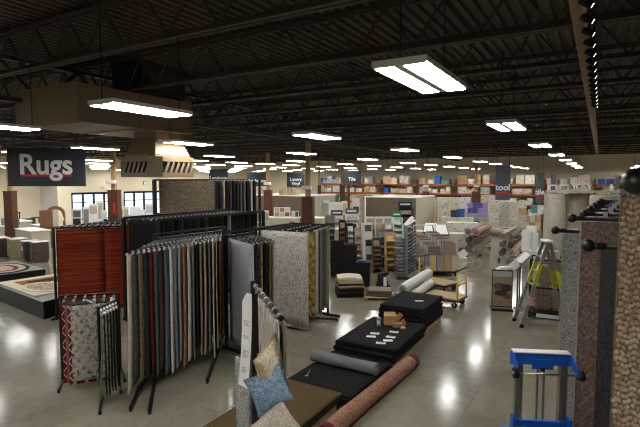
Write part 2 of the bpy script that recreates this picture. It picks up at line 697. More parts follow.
# ---------------------------------------------------------------- duct and diffuser
duct = thing('air_duct', 'large tan rectangular air duct hanging under the roof joists', 'air duct', (-8.5, 6.1, 4.25))
mb = MB().box(-9.46, -7.56, 4.88, 7.45, 4.28, 4.93)
obj('duct_box', mb, duct_paint, duct, world=True)
for y in (4.86, 6.1, 7.4):
    obj('flange', MB().box(-9.48, -7.54, y, y + .035, 4.26, 4.945), duct_paint, duct, world=True)
obj('riser', MB().box(-8.6, -7.7, 6.3, 7.4, 4.93, ZD), M('dark duct metal', rgb(58, 58, 62), .5, .2, .15), duct, world=True)
DX, DY = -8.1, 6.98
dif = thing('air_diffuser', 'tan square drum air diffuser with louvred sides under the duct', 'air diffuser', (DX, DY, 3.36))
mb = MB()
a, cch = .61, .2
oct_ = [(-a + cch, -a), (a - cch, -a), (a, -a + cch), (a, a - cch), (a - cch, a), (-a + cch, a), (-a, a - cch), (-a, -a + cch)]
mb.prism(oct_, 0, .035)
mb.prism(oct_, .36, .41)
inn = [(x * .9, y * .9) for x, y in oct_]
mb.prism(inn, .035, .36, 1)
for i in (1, 3, 5, 7):
    p, q = oct_[i], oct_[(i + 1) % 8]
    p2, q2 = inn[i], inn[(i + 1) % 8]
    mb.prism([p, q, q2, p2], .035, .36)
obj('drum', mb, [duct_paint, M('duct inside', rgb(52, 44, 36), .7)], dif)
for side in range(4):
    X = Matrix.Rotation(side * PI / 2, 4, 'Z')
    for k in range(6):
        u = -.34 + k * .136
        lv = MB()
        lv.bar(X @ Vector((u, -a + .01, .09)), X @ Vector((u + .10, -a + .01, .30)), .05, .012, up=X @ Vector((0, 1, 0)))
        obj('louvre', lv, M('louvre paint', rgb(146, 128, 100), .5), dif)
    pl = MB()
    pl.box(-a + cch, a - cch, -a, -a + .02, .035, .09, X=X)
    pl.box(-a + cch, a - cch, -a, -a + .02, .31, .36, X=X)
    obj('louvre_frame', pl, duct_paint, dif)
hd = MB()
ring0 = [(-.46, -.46), (.46, -.46), (.46, .46), (-.46, .46)]
vs = []
for (s_, z) in ((1.0, .41), (1.0, .45), (.78, .74), (.72, .80), (.72, .92)):
    vs += [(x * s_, y * s_, z) for x, y in ring0]
fs = []
for k in range(4):
    for i in range(4):
        j = (i + 1) % 4
        fs.append((k * 4 + i, k * 4 + j, k * 4 + 4 + j, k * 4 + 4 + i))
fs += [(3, 2, 1, 0), (16, 17, 18, 19)]
hd.add(vs, fs)
for z in (.45, .74):
    hd.box(-.47 if z < .5 else -.37, .47 if z < .5 else .37, -.47 if z < .5 else -.37, .47 if z < .5 else .37, z, z + .015)
obj('hood', hd, duct_paint, dif)

# ---------------------------------------------------------------- hanging signs
def hanging_sign(name, label, c, w, h, rz, words, size, off, under=True, wires=True, dy=0.0):
    r = thing(name, label, 'sign', (c[0], c[1], c[2]), rz)
    obj('board', MB().cbox((0, 0, 0), (w, .05, h), bev=.01), navy_sign, r)
    if words:
        text('lettering', words, size, sign_white, r, (0, -.036, dy), (PI / 2, 0, 0), .004, off)
    if under:
        obj('underline', MB().box(-w * .33, w * .33, -.034, -.026, -h * .24, -h * .24 + h * .055), sign_red, r)
    if wires:
        for s in (-1, 1):
            obj('wire', MB().tube((s * w * .42, 0, h / 2), (s * w * .42, 0, ZD + .02 - c[2]), .006, 5), black_metal, r)
    return r


hanging_sign('hanging_sign', 'big charcoal hanging sign reading Rugs in white over a red line', (-12.52, 7.13, 3.635), 2.03, 1.0,
             YAW, 'Rugs', .74, .016, True, True, .05)
for (px, Z, zc, w, h, body, lab) in ((-.2126, 30, 3.52, .95, .9, 'Laminate', 'charcoal hanging sign reading Laminate beyond the tall rug rack'),
                                    (-.1326, 31, 3.35, 1.05, .9, 'Hardwood', 'charcoal hanging sign reading Hardwood above the taupe booth'),
                                    (-.051, 32, 3.30, .95, 1.0, 'Luxury\nVinyl', 'charcoal hanging sign with two lines of lettering beyond the tan post'),
                                    (.067, 31, 3.45, .98, .86, 'Tile', 'charcoal hanging sign reading Tile in front of the back shelves')):
    lat = px * Z
    x, y = .8615 * lat - .5077 * Z, .5077 * lat + .8615 * Z
    hanging_sign('hanging_sign', lab, (x, y, zc), w * 1.25, h, YAW, body,   .31 if '\n' not in body else .28, .006, False, True, -.1)

# ---------------------------------------------------------------- columns
def column(x, y, wt, top, ang, label, w=.42, post=.18, red=False):
    c = thing('column', label, 'column', (x, y, 0), ang, 'roof columns')
    obj('post', MB().cbox((0, 0, (4.72 + wt) / 2), (post, post, 4.72 - wt), bev=.01), M('column paint', rgb(176, 140, 92), .6, 0, .1), c)
    m = MB().cbox((0, 0, wt / 2), (w, w, wt), bev=.015)
    m.box(-w / 2 - .02, w / 2 + .02, -w / 2 - .02, w / 2 + .02, wt, wt + .03)
    obj('wood_casing', m, dark_wood, c)
    if top:
        m = MB().cbox((0, -post / 2 - .14, wt + .36), (.36, .2, .14), bev=.02)
        m.tube((0, -post / 2, wt + .36), (0, -post / 2 - .1, wt + .36), .03, 8)
        obj('emergency_light', m, white_paint, c)
    if red:
        obj('red_tag', MB().box(w * .1, w * .3, -w / 2 - .02, -w / 2, wt - .95, wt - .5), sign_red, c)
    return c


column(-9.29, 14.9, 2.66, True, .35, 'tan post with red brown wood casing rising in front of the taupe booth end')
column(-17.7, 12.9, 2.86, True, .5, 'tan post with brown wood casing between the two storefront windows', red=True)
column(-24.6, 12.2, 2.75, False, .5, 'brown cased column at the end of the Rugs sign')
column(*wp(268, 25.2)[:2], 2.75, True, .5, 'slim tan post with brown casing behind the taupe booth')
column(-15.1, 28.6, 2.9, False, .5, 'brown cased column under the Tile sign', .36)
column(-9.57, 29.6, 2.55, True, .3, 'tan post with brown casing rising behind the free standing booth', .44)
column(-17.38, 29.4, 2.9, False, .5, 'thin brown column far back before the beige wall', .25)
column(-6.34, 28.9, 2.6, True, .3, 'tan post with brown casing beside the stacked white cartons', .46)


# ---------------------------------------------------------------- rug racks and hanging rugs
def sheet(w, h, t, amp, ph, curl, nx=6, nz=18, waves=1.3, skew=0.0):
    """a hanging rug: x along its width, z down from 0; body swings and bottoms curl"""
    def off(u, v):
        return amp * v * math.sin(waves * 2 * PI * u + ph) + curl * v * v * v + .35 * amp * math.sin(5 * v + ph)
    m = MB()
    def P(sgn):
        return lambda i, j: Vector((w * i / nx + skew * (j / nz) ** 2, off(i / nx, j / nz) + sgn * t / 2, -h * j / nz))
    m.grid(P(-1), nx, nz, flip=False)
    b2 = (nx + 1) * (nz + 1)
    m.grid(P(1), nx, nz, flip=True)
    edge = [(i, 0) for i in range(nx + 1)] + [(nx, j) for j in range(1, nz + 1)] + [(i, nz) for i in range(nx - 1, -1, -1)] + [(0, j) for j in range(nz - 1, 0, -1)]
    ids = [j * (nx + 1) + i for i, j in edge]
    for k in range(len(ids)):
        a_, b_ = ids[k], ids[(k + 1) % len(ids)]
        m.f.append([b_, a_, b2 + a_, b2 + b_]); m.m.append(0); m.sm.append(False)
    return m


def hang(label, p0, p1, zt, h, mat, t=.014, amp=.012, ph=0.0, curl=0.0, group=None, fringe=None, binding=None, skew=0.0):
    dx, dy = p1[0] - p0[0], p1[1] - p0[1]
    w = math.hypot(dx, dy)
    rz = math.atan2(dy, dx)
    o = obj('hanging_rug', sheet(w, h, t, amp, ph, curl, skew=skew), mat, None, (p0[0], p0[1], zt), rz)
    tag(o, label, 'rug', group)
    if fringe:
        m = MB()
        n = max(6, int(w / .022))
        for i in range(n):
            x = w * (i + .5) / n + skew
            y = amp * math.sin(1.3 * 2 * PI * (i + .5) / n + ph) + curl
            m.bar((x, y, -h + .004), (x + random.uniform(-.006, .006), y + random.uniform(-.008, .008), -h - .055), .009, .006)
        obj('fringe', m, fringe, o)
    if binding:
        nn = 14
        for s in (0, w):
            m = MB()
            for j in range(nn):
                def pt(q):
                    v = q / nn
                    u = s / w
                    return Vector((s + skew * v * v, amp * v * math.sin(1.3 * 2 * PI * u + ph) + curl * v ** 3 + .35 * amp * math.sin(5 * v + ph), -h * v))
                m.bar(pt(j), pt(j + 1), t * 1.7, .016)
            obj('binding', m, binding, o)
    return o


def arm(parent, pf, pb, z, tip='clamp', r=.011):
    a_ = obj('arm', MB().tube((pb[0], pb[1], z), (pf[0], pf[1], z), r, 6), black_metal, parent, world=True)
    d = (Vector((pf[0], pf[1], z)) - Vector((pb[0], pb[1], z))).normalized()
    e = Vector((pf[0], pf[1], z))
    if tip == 'clamp':
        mid = (e + Vector((pb[0], pb[1], z))) / 2
        obj('clamp', MB().bar(e - d * .05, e + d * .012, .03, .034), chrome, a_, world=True)
        obj('clamp', MB().bar(e - d * .30, e - d * .26, .028, .032), chrome, a_, world=True)
        obj('clamp', MB().bar(mid - d * .02, mid + d * .02, .028, .032), chrome, a_, world=True)
    elif tip == 'ball':
        m = MB()
        prof = [(.05 * math.sin(PI * (k + .15) / 10.3), -.05 * math.cos(PI * (k + .15) / 10.3)) for k in range(11)]
        m.lathe((0, 0, 0), prof, 14, X=Matrix.Translation(e))
        m.tube(e, e - d * .12, .026, 10)
        obj('ball_end', m, black_plastic, a_, world=True)
    return a_


def lerp(a, b, t):
    return (a[0] + (b[0] - a[0]) * t, a[1] + (b[1] - a[1]) * t)


def posts(parent, pts, z1, s=.05, name='post'):
    for (x, y) in pts:
        obj(name, MB().cbox((x, y, z1 / 2), (s, s, z1), bev=.006), black_metal, parent, world=True)


def foot(parent, p, q, s=.05):
    m = MB().bar((p[0], p[1], s / 2 + .012), (q[0], q[1], s / 2 + .012), s, s)
    for e in (p, q):
        m.tube((e[0], e[1], 0), (e[0], e[1], .02), .025, 8)
    obj('foot', m, black_metal, parent, world=True)


# --- the big page rack in the middle of the left half
big = thing('rug_rack', 'big black page rack packed with twenty-one rugs hung edge-on', 'rug rack', (-6.6, 6.0, 0))
F0, F1, B0, B1 = (-5.88, 4.46), (-5.88, 6.42), (-6.88, 5.88), (-6.78, 7.46)
ZR = 2.22
pal = [('cream and sage', 'plain', [(176, 168, 140), (204, 196, 172)]), ('dark grey', 'plain', [(58, 58, 58), (84, 84, 82)]),
       ('olive figured', 'damask', [(70, 62, 40), (128, 116, 84), (54, 46, 34)]), ('charcoal', 'plain', [(36, 36, 38), (54, 54, 56)]),
       ('maroon', 'damask', [(70, 24, 22), (104, 40, 34), (48, 20, 22)]), ('slate', 'plain', [(70, 74, 82), (94, 98, 104)]),
       ('dark brown', 'plain', [(58, 44, 36), (82, 66, 54)]), ('slate blue', 'fleck', [(60, 72, 88), (104, 112, 122)]),
       ('white shag', 'fleck', [(176, 172, 166), (226, 222, 214)]), ('blue grey', 'fleck', [(76, 84, 94), (130, 136, 140)]),
       ('silver', 'plain', [(128, 130, 132), (156, 156, 156)]), ('rust figured', 'damask', [(128, 76, 56), (168, 120, 96), (96, 58, 46)]),
       ('ivory', 'plain', [(186, 178, 164), (210, 204, 192)]), ('steel grey', 'plain', [(92, 94, 98), (120, 120, 122)]),
       ('black', 'plain', [(28, 28, 30), (46, 46, 48)]), ('taupe', 'plain', [(120, 106, 90), (146, 132, 114)]),
       ('beige', 'plain', [(150, 138, 118), (176, 164, 144)]), ('smoke grey', 'fleck', [(78, 78, 78), (116, 116, 114)]),
       ('pale oat', 'plain', [(168, 158, 140), (190, 182, 166)]), ('sand', 'plain', [(140, 126, 104), (166, 152, 128)]),
       ('rust brown', 'plain', [(82, 46, 32), (110, 66, 46)])]
NB = len(pal)
for i, (nm, kind, cols) in enumerate(pal):
    t = i / (NB - 1)
    pf, pb = lerp(F0, F1, t), lerp(B0, B1, t)
    arm(big, pf, pb, ZR)
    mat = rugmat('rug ' + nm, kind, [rgb(*c) for c in cols], 1.4, i)
    h = [2.09, 1.93, 1.97, 1.95, 1.98, 2.0, 1.9, 2.02, 2.04, 2.0, 1.9, 2.07, 1.96, 1.98, 1.92, 1.96, 1.99, 1.95, 2.1, 1.95, 1.82][i]
    q0 = lerp(pf, pb, .012)
    q1 = lerp(pf, pb, .94)
    hang('%s rug hung %s from the near end of the big page rack' % (nm, ORD[i]), q0, q1, ZR - .02, h, mat, .018 + .006 * (i % 3 == 0), .016, i * 1.3,
         .05 if i == 0 else .006, 'rugs on the big page rack', None, None)
obj('back_beam', MB().bar((B0[0], B0[1] - .08, ZR), (B1[0], B1[1] + .08, ZR), .07, .07), black_metal, big, world=True)
obj('front_guard', MB().bar((B0[0], B0[1] - .1, ZR + .1), (B1[0], B1[1] + .05, ZR + .1), .03, .03), black_metal, big, world=True)
posts(big, [(B0[0], B0[1] - .06), (B1[0], B1[1] + .08)], ZR + .1, .07)
foot(big, (-6.95, 5.75), (-5.68, 4.3))
foot(big, (-6.9, 5.86), (-5.38, 4.38))
foot(big, (-6.8, 7.5), (-5.4, 5.55))

# --- black bay with very dark rugs behind it
dark = thing('rug_rack', 'long black rack frame of dark rugs standing behind the big page rack', 'rug rack', (-8.6, 9, 0))
D0, D1 = (-8.36, 7.15), (-8.2, 10.75)
posts(dark, [D0, D1], 2.42, .08)
obj('top_rail', MB().bar((D0[0], D0[1], 2.42), (D1[0], D1[1], 2.42), .06, .06), black_metal, dark, world=True)
obj('lower_rail', MB().bar((D0[0] + .12, D0[1], 1.98), (D1[0] + .12, D1[1], 1.98), .05, .06), black_metal, dark, world=True)
for pq in ((D0, (-9.6, 7.15)), (D1, (-9.6, 10.75))):
    foot(dark, (pq[0][0] + .3, pq[0][1]), pq[1], .06)
obj('back_beam', MB().bar((-9.5, 7.15, 2.42), (-9.5, 10.75, 2.42), .06, .06), black_metal, dark, world=True)
posts(dark, [(-9.5, 7.15), (-9.5, 10.75)], 2.42, .08, 'back_post')
dk = [(24, 24, 25), (34, 33, 32), (30, 30, 34), (44, 40, 34), (22, 22, 22), (58, 54, 46)]
for i in range(26):
    t = (i + .8) / 27.2
    y = D0[1] + (D1[1] - D0[1]) * t
    xf = D0[0] + (D1[0] - D0[0]) * t - .05
    arm(dark, (xf, y), (-9.5, y), 2.40, 'clamp')
    c = dk[i % 6]
    if i == 17:
        c = (150, 150, 146)
    hang('%s rug hung %s along the long black rack' % ('grey' if i == 17 else 'near black', ORD[i]), (xf - .02, y), (-9.45, y), 2.38, 2.1 - .06 * (i % 3),
         rugmat('rug dark %d %d %d' % c, 'fleck', [rgb(*c), rgb(*[min(255, v + 16) for v in c])], 1, i), .02, .008, i, 0, 'rugs on the long black rack')

# --- grey rug bay (right of the big rack)
bay = thing('rug_rack', 'black page rack with a plain grey rug turned to the aisle', 'rug rack', (-6, 7, 0))
G0, G1, H0, H1 = (-5.12, 6.44), (-5.08, 6.98), (-6.2, 7.0), (-6.15, 7.55)
gcols = [('plain grey', 'fleck', [(150, 152, 156), (192, 194, 198)]), ('charcoal', 'plain', [(40, 40, 42), (58, 58, 60)]),
         ('tan figured', 'damask', [(120, 100, 70), (168, 150, 116), (80, 64, 46)]), ('black', 'plain', [(24, 24, 26), (40, 40, 42)]),
         ('olive brown', 'plain', [(84, 72, 48), (116, 102, 74)]), ('beige', 'plain', [(150, 138, 116), (180, 168, 146)])]
for i, (nm, kind, cols) in enumerate(gcols):
    t = i / 5
    pf, pb = lerp(G0, G1, t), lerp(H0, H1, t)
    arm(bay, pf, pb, 2.2)
    hang('%s rug hung %s in the page rack beside the big page rack' % (nm, ORD[i]), lerp(pf, pb, .012), lerp(pf, pb, .94), 2.18, 2.0 - .05 * (i % 2),
         rugmat('bay rug ' + nm, kind, [rgb(*c) for c in cols], 1, 20 + i), .016, .006, i, 0, 'rugs in the page rack beside the big rack')
obj('back_beam', MB().bar((H0[0], H0[1] - .1, 2.2), (H1[0], H1[1] + .15, 2.2), .06, .06), black_metal, bay, world=True)
posts(bay, [(H0[0], H0[1] - .08), (H1[0], H1[1] + .12)], 2.25, .06)
foot(bay, (-6.3, 6.92), (-5.3, 6.75))
foot(bay, (-6.3, 7.67), (-5.3, 7.6))

# --- crosshatched rug bay
bx = thing('rug_rack', 'black page rack fronted by a beige crosshatched rug beside the aisle', 'rug rack', (-6, 9, 0))
xc = [('beige and grey crosshatched', 'crosshatch', [(122, 117, 110), (208, 202, 191)]), ('cream fringed', 'plain', [(176, 164, 136), (200, 188, 160)]),
      ('black and gold figured', 'damask', [(30, 28, 24), (150, 124, 70), (186, 160, 104)]), ('slate', 'plain', [(70, 72, 74), (96, 98, 100)]),
      ('ivory', 'plain', [(186, 180, 168), (214, 208, 198)]), ('charcoal', 'plain', [(48, 48, 50), (70, 70, 72)]),
      ('silver grey', 'fleck', [(110, 112, 114), (150, 152, 152)]), ('dark taupe', 'plain', [(84, 76, 66), (112, 102, 90)]),
      ('grey tweed', 'fleck', [(78, 76, 74), (126, 122, 116)]), ('oatmeal', 'plain', [(158, 144, 116), (186, 172, 142)])]
ys = [8.5, 8.53, 8.66, 8.82, 8.97, 9.12, 9.28, 9.45, 9.62, 9.8]
xf = [-5.3, -5.3, -5.22, -5.3, -5.32, -5.36, -5.4, -5.44, -5.48, -5.5]
for i, (nm, kind, cols) in enumerate(xc):
    pf, pb = (xf[i], ys[i] + (0 if i < 2 else .0)), (-6.62, ys[i])
    arm(bx, pf, pb, 2.2 - (.03 if i == 1 else 0))
    hang('%s rug hung %s in the page rack at the aisle corner' % (nm, ORD[i]), (pf[0] - .015, pf[1]), (pb[0] + .06, pb[1]), 2.18 - (.03 if i == 1 else 0),
         2.0 if i == 0 else (2.03 if i == 1 else 1.96 - .05 * (i % 3)),
         rugmat('corner rug ' + nm, kind, [rgb(*c) for c in cols], 1, 40 + i), .014, .003 if i < 2 else .008, i, 0, 'rugs in the page rack at the aisle corner',
         M('cream fringe yarn', rgb(196, 184, 156), .9) if i == 1 else None)
obj('back_beam', MB().bar((-6.64, 8.4, 2.2), (-6.64, 9.95, 2.2), .06, .06), black_metal, bx, world=True)
obj('top_rail', MB().bar((-5.6, 9.9, 2.22), (-6.64, 9.9, 2.22), .04, .04), black_metal, bx, world=True)
posts(bx, [(-6.68, 8.42), (-6.68, 9.92)], 2.25, .06)
posts(bx, [(-5.62, 9.92)], 2.22, .045, 'front_post')
foot(bx, (-6.72, 9.92), (-5.3, 9.92))
foot(bx, (-6.72, 8.42), (-5.62, 8.62))
foot(bx, (-5.98, 9.4), (-5.2, 9.65))

# --- red striped pair
red = thing('rug_rack', 'tall black page rack fronted by two red striped rugs', 'rug rack', (-10.6, 8.6, 0))
RA, RB = (-11.0, 6.42), (-9.62, 8.12)
rm = rugmat('red striped', 'stripes', [rgb(58, 22, 18), rgb(140, 52, 34), rgb(96, 30, 24), rgb(164, 78, 48), rgb(78, 30, 26)], 1, 3)
rm2 = rugmat('red striped second', 'stripes', [rgb(64, 24, 20), rgb(150, 60, 40), rgb(104, 34, 26), rgb(120, 56, 38)], .9, 11)
mid = lerp(RA, RB, .47)
hang('red and brown striped rug hung nearest the black platform', RA, lerp(RA, RB, .465), 2.14, 2.0, rm, .016, .004, 0, 0, 'red striped rugs')
hang('red and brown striped rug hung nearest the big page rack', lerp(RA, RB, .475), RB, 2.14, 2.0, rm2, .016, .004, 1, 0, 'red striped rugs')
obj('front_bar', MB().bar((RA[0], RA[1], 2.17), (RB[0], RB[1], 2.17), .04, .04), black_metal, red, world=True)
obj('back_bar', MB().bar((-11.44, 8.1, 2.2), (-9.96, 9.92, 2.2), .05, .05), black_metal, red, world=True)
for i in range(17):
    t = .02 + .96 * i / 16
    pf, pb = lerp(RA, RB, t), lerp((-11.42, 8.12), (-9.98, 9.9), t)
    pf = lerp(pf, pb, .01)
    arm(red, pf, pb, 2.2)
    if i > 0:
        c = [(196, 190, 178), (120, 116, 108), (150, 132, 106), (70, 66, 62)][i % 4]
        hang('%s rug hung %s behind the red striped rugs' % (['pale', 'grey', 'tan', 'dark grey'][i % 4], ORD[i - 1]), lerp(pf, pb, .06), lerp(pf, pb, .96), 2.18, 1.95,
             rugmat('behind red %d' % (i % 4), 'plain', [rgb(*c), rgb(*[min(255, v + 20) for v in c])], 1, i), .014, .004, i, 0, 'rugs behind the red striped pair')
posts(red, [(-11.46, 8.06), (-9.92, 9.97)], 2.25, .07)
posts(red, [(RA[0] + .01, RA[1] - .06), (RB[0] + .06, RB[1] + .04)], 2.19, .05, 'front_post')
foot(red, (-11.46, 8.1), (-10.98, 6.25), .05)
foot(red, (-9.92, 10.0), (-9.54, 8.05), .05)

# --- small rack with the red trellis and grey figured rugs
sm = thing('small_rug_rack', 'low black rack with red trellis and grey figured rugs below the red stripes', 'rug rack', (-7.3, 4.7, 0))
f0, f1 = (-7.02, 4.28), (-6.66, 4.78)
b0, b1 = (-7.62, 4.62), (-7.2, 5.2)
ZS = 1.36
small = [('grey and navy figured', 'damask', [(58, 62, 74), (150, 146, 138), (196, 188, 172), (96, 96, 104)], 0.0),
         ('red trellis', 'trellis', [(122, 26, 24), (206, 196, 180)], 0.0), ('taupe', 'plain', [(96, 86, 74), (130, 118, 104)], 0),
         ('second red trellis', 'trellis', [(110, 24, 24), (190, 176, 160)], 0), ('black edged', 'plain', [(30, 28, 28), (48, 46, 44)], 0)]
for i, (nm, kind, cols, _) in enumerate(small):
    d = i * .055
    n_ = (-.815, .58)   # away from the aisle, square to the fronts
    pf = (f0[0] + n_[0] * d - .045 * i * .58, f0[1] + n_[1] * d - .045 * i * .815)
    pb = (f1[0] + n_[0] * d, f1[1] + n_[1] * d)
    hang('%s small rug hung %s on the low rack below the red stripes' % (nm, ORD[i]), pf, pb, ZS - .02 - .004 * i, 1.2 + (.0, .06, .03, .05, 0)[i],
         rugmat('small rug ' + nm, kind, [rgb(*c) for c in cols], 1.25, 60 + i), .014, .002, i, 0, 'small rugs on the low rack')
    arm(sm, pb, pf, ZS)
posts(sm, [(-7.62, 4.50), (-7.0, 5.12)], ZS, .035)
obj('back_beam', MB().bar((-7.64, 4.48, ZS + .02), (-6.98, 5.14, ZS + .02), .035, .035), black_metal, sm, world=True)
foot(sm, (-7.7, 4.58), (-7.15, 4.12), .035)
foot(sm, (-7.02, 5.16), (-6.6, 4.9), .035)
for k in range(6):
    t = k / 5
    p = lerp((-7.55, 4.55), (-6.95, 5.0), t)
    arm(sm, (p[0] + .34, p[1] - .26), p, ZS + .035)

# --- small rack with black rugs
sk = thing('small_rug_rack', 'low black rack of black rugs at the near end of the big page rack', 'rug rack', (-6.5, 4.6, 0))
for i in range(6):
    pf = lerp((-5.99, 4.10), (-6.15, 4.46), i / 5)
    pb = (pf[0] - .36, pf[1] + .24)
    arm(sk, pf, pb, 1.4)
    cm = rugmat('small black rug', 'fleck', [rgb(20, 20, 21), rgb(42, 42, 43)], 1) if i else rugmat('small sage rug', 'plain', [rgb(92, 88, 74), rgb(120, 114, 98)], 1)
    hang('%s small rug hung %s on the low rack before the big page rack' % ('sage' if i == 0 else 'black', ORD[i]), lerp(pf, pb, .03), lerp(pf, pb, .93), 1.38,
         1.22 - .03 * (i % 2), cm, .016, .005, i, .05 if i == 0 else 0, 'small rugs on the low black rack')
obj('back_beam', MB().bar((-6.36, 4.31, 1.4), (-6.54, 4.75, 1.4), .035, .035), black_metal, sk, world=True)
posts(sk, [(-6.37, 4.31), (-6.55, 4.76)], 1.42, .035)
foot(sk, (-6.38, 4.33), (-5.98, 4.02), .035)
foot(sk, (-6.56, 4.78), (-6.3, 4.60), .035)

# --- tall rack with the many coloured rug
tall = thing('tall_rug_rack', 'very tall black rack fronted by a many coloured distressed rug', 'rug rack', (-12.4, 12, 0))
T0, T1, T2 = (-12.75, 10.95), (-11.55, 12.45), (-10.4, 13.3)
hang('large many coloured distressed rug high behind the black rack frame', lerp(T0, T1, .02), lerp(T0, T1, .975), 3.28, 3.1,
     rugmat('many coloured rug', 'strata', [rgb(40, 42, 50), rgb(128, 120, 102), rgb(52, 58, 68), rgb(150, 138, 112), rgb(84, 56, 46), rgb(134, 122, 98), rgb(56, 66, 76), rgb(104, 90, 70), rgb(30, 30, 32)], 1, 5), .016, .004, 0, 0)
obj('front_bar', MB().bar((T0[0], T0[1], 3.31), (T1[0], T1[1], 3.31), .04, .04), black_metal, tall, world=True)
tb = [(22, 22, 22), (30, 30, 30), (150, 138, 116), (26, 26, 26), (60, 58, 54), (24, 24, 26), (40, 40, 42), (88, 86, 82), (100, 98, 92), (26, 26, 27), (196, 190, 178), (30, 30, 30)]
for i, c in enumerate(tb):
    pf = lerp(T1, T2, (i + .5) / len(tb))
    pb = (pf[0] - 1.35, pf[1] + .95)
    arm(tall, pf, pb, 3.28)
    nm = 'black' if sum(c) < 150 else ('tan' if c[0] - c[2] > 25 else ('ivory' if c[0] > 180 else 'grey'))
    hang('%s long rug hung %s beside the many coloured rug' % (nm, ORD[i]), lerp(pf, pb, .01), lerp(pf, pb, .96), 3.26, 3.0,
         rugmat('tall rug %d %d %d' % c, 'fleck', [rgb(*c), rgb(*[min(255, v + 18) for v in c])], 1, i), .03, .006, i, 0, 'long rugs on the very tall rack')
posts(tall, [(T0[0] - .05, T0[1] - .06), (T2[0] + .06, T2[1] + .05), (-14.2, 12.0), (-11.75, 14.3)], 3.32, .07)
obj('back_beam', MB().bar((-14.2, 12.0, 3.3), (-11.7, 14.35, 3.3), .06, .06), black_metal, tall, world=True)
obj('side_beam', MB().bar((-14.2, 12.0, 3.3), (T0[0] - .05, T0[1] - .06, 3.3), .05, .05), black_metal, tall, world=True)

# ---------------------------------------------------------------- foreground clip rack, rugs and pillows
clip = thing('clip_rack', 'black display arm with chrome clips holding weathered rugs in the foreground', 'rug rack', (-3.3, 4.1, 0))
A0, A1 = (-3.12, 3.93), (-2.2, 3.10)
ZA = 2.19
obj('arm', MB().tube((A0[0], A0[1], ZA), (A1[0], A1[1], ZA), .02, 12), black_metal, clip, world=True)
for k in range(7):
    p = lerp(A0, A1, .08 + .15 * k)
    d = (Vector((A1[0] - A0[0], A1[1] - A0[1], 0))).normalized()
    m = MB()
    v = Vector((p[0], p[1], ZA))
    m.tube(v - d * .016, v + d * .016, .027, 12)
    m.bar(v - Vector((0, 0, .02)), v - Vector((0, 0, .07)), .026, .012)
    obj('clip', m, chrome, clip, world=True)
obj('end_cap', MB().tube((A1[0], A1[1], ZA), (A1[0] + .03, A1[1] - .027, ZA), .024, 12), black_plastic, clip, world=True)
posts(clip, [(-3.18, 3.985)], ZA + .03, .05)
foot(clip, (-3.5, 4.05), (-2.6, 3.45), .05)
wr = rugmat('weathered rug', 'weathered', [rgb(92, 92, 95), rgb(156, 146, 132), rgb(210, 205, 196)], 1, 2)
wr2 = rugmat('weathered grey rug', 'weathered', [rgb(78, 76, 72), rgb(128, 120, 108), rgb(170, 164, 152)], 1, 9)
hang('weathered beige and grey rug clipped nearest the long paper tag', lerp(A0, A1, .16), lerp(A0, A1, .93), ZA - .075, 1.93, wr, .012, .02, .5, .03, 'weathered rugs on the foreground clip rack',
     M('cream fringe yarn', rgb(196, 184, 156), .9))
n_ = Vector((A1[1] - A0[1], -(A1[0] - A0[0]), 0)).normalized()
if n_.y < 0:
    n_ = -n_
q0, q1 = lerp(A0, A1, .2), lerp(A0, A1, .98)
hang('darker weathered rug clipped behind the pillows', (q0[0] + n_.x * .05, q0[1] + n_.y * .05), (q1[0] + n_.x * .05, q1[1] + n_.y * .05), ZA - .075, 1.9, wr2, .012, .015, 1.5, .02,
     'weathered rugs on the foreground clip rack')
# long paper tag
tg = thing('paper_tag', 'long white paper specification tag hanging at the end of the clip rack', 'tag', (-3.14, 3.86, 1.0))
tp = Vector((-3.21, 3.83, 0))
tq = Vector((-3.05, 3.79, 0))
m = MB()
def tagP(sg):
    def P(i, j):
        v = j / 10
        c = tp.lerp(tq, i / 2) + Vector((-.06 * v * v + .02 * v, -.03 * v * v, 0))
        if j == 0 and i == 0:
            c = tp.lerp(tq, .55)
        return Vector((c.x, c.y + sg * .0015, 2.13 - 1.0 * v))
    return P
m.grid(tagP(-1), 2, 10)
m.grid(tagP(1), 2, 10, flip=True)
obj('sheet', m, paper, tg, world=True)
for k, (v0, n) in enumerate(((.30, 3), (.46, 2), (.62, 4), (.80, 3))):
    m = MB()
    for r in range(n):
        z = 2.13 - v0 - r * .022
        v = v0 + r * .022
        off = Vector((-.06 * v * v + .02 * v, -.03 * v * v - .004, 0))
        a_ = tp.lerp(tq, .22) + off
        b_ = tp.lerp(tq, .22 + (.5, .42, .55, .3)[(r + k) % 4]) + off
        m.bar((a_.x, a_.y, z), (b_.x, b_.y, z), .002, .006)
    obj('printed_lines', m, M('grey print', rgb(120, 120, 122), .7), tg, world=True)
lo = hang('pale grey shag runner end showing below the paper tag', (-3.50, 4.06), (-3.235, 3.97), 1.3, .95, rugmat('pale shag', 'fleck', [rgb(120, 124, 124), rgb(188, 190, 186)], 1, 3), .03, .01, 0, .02)


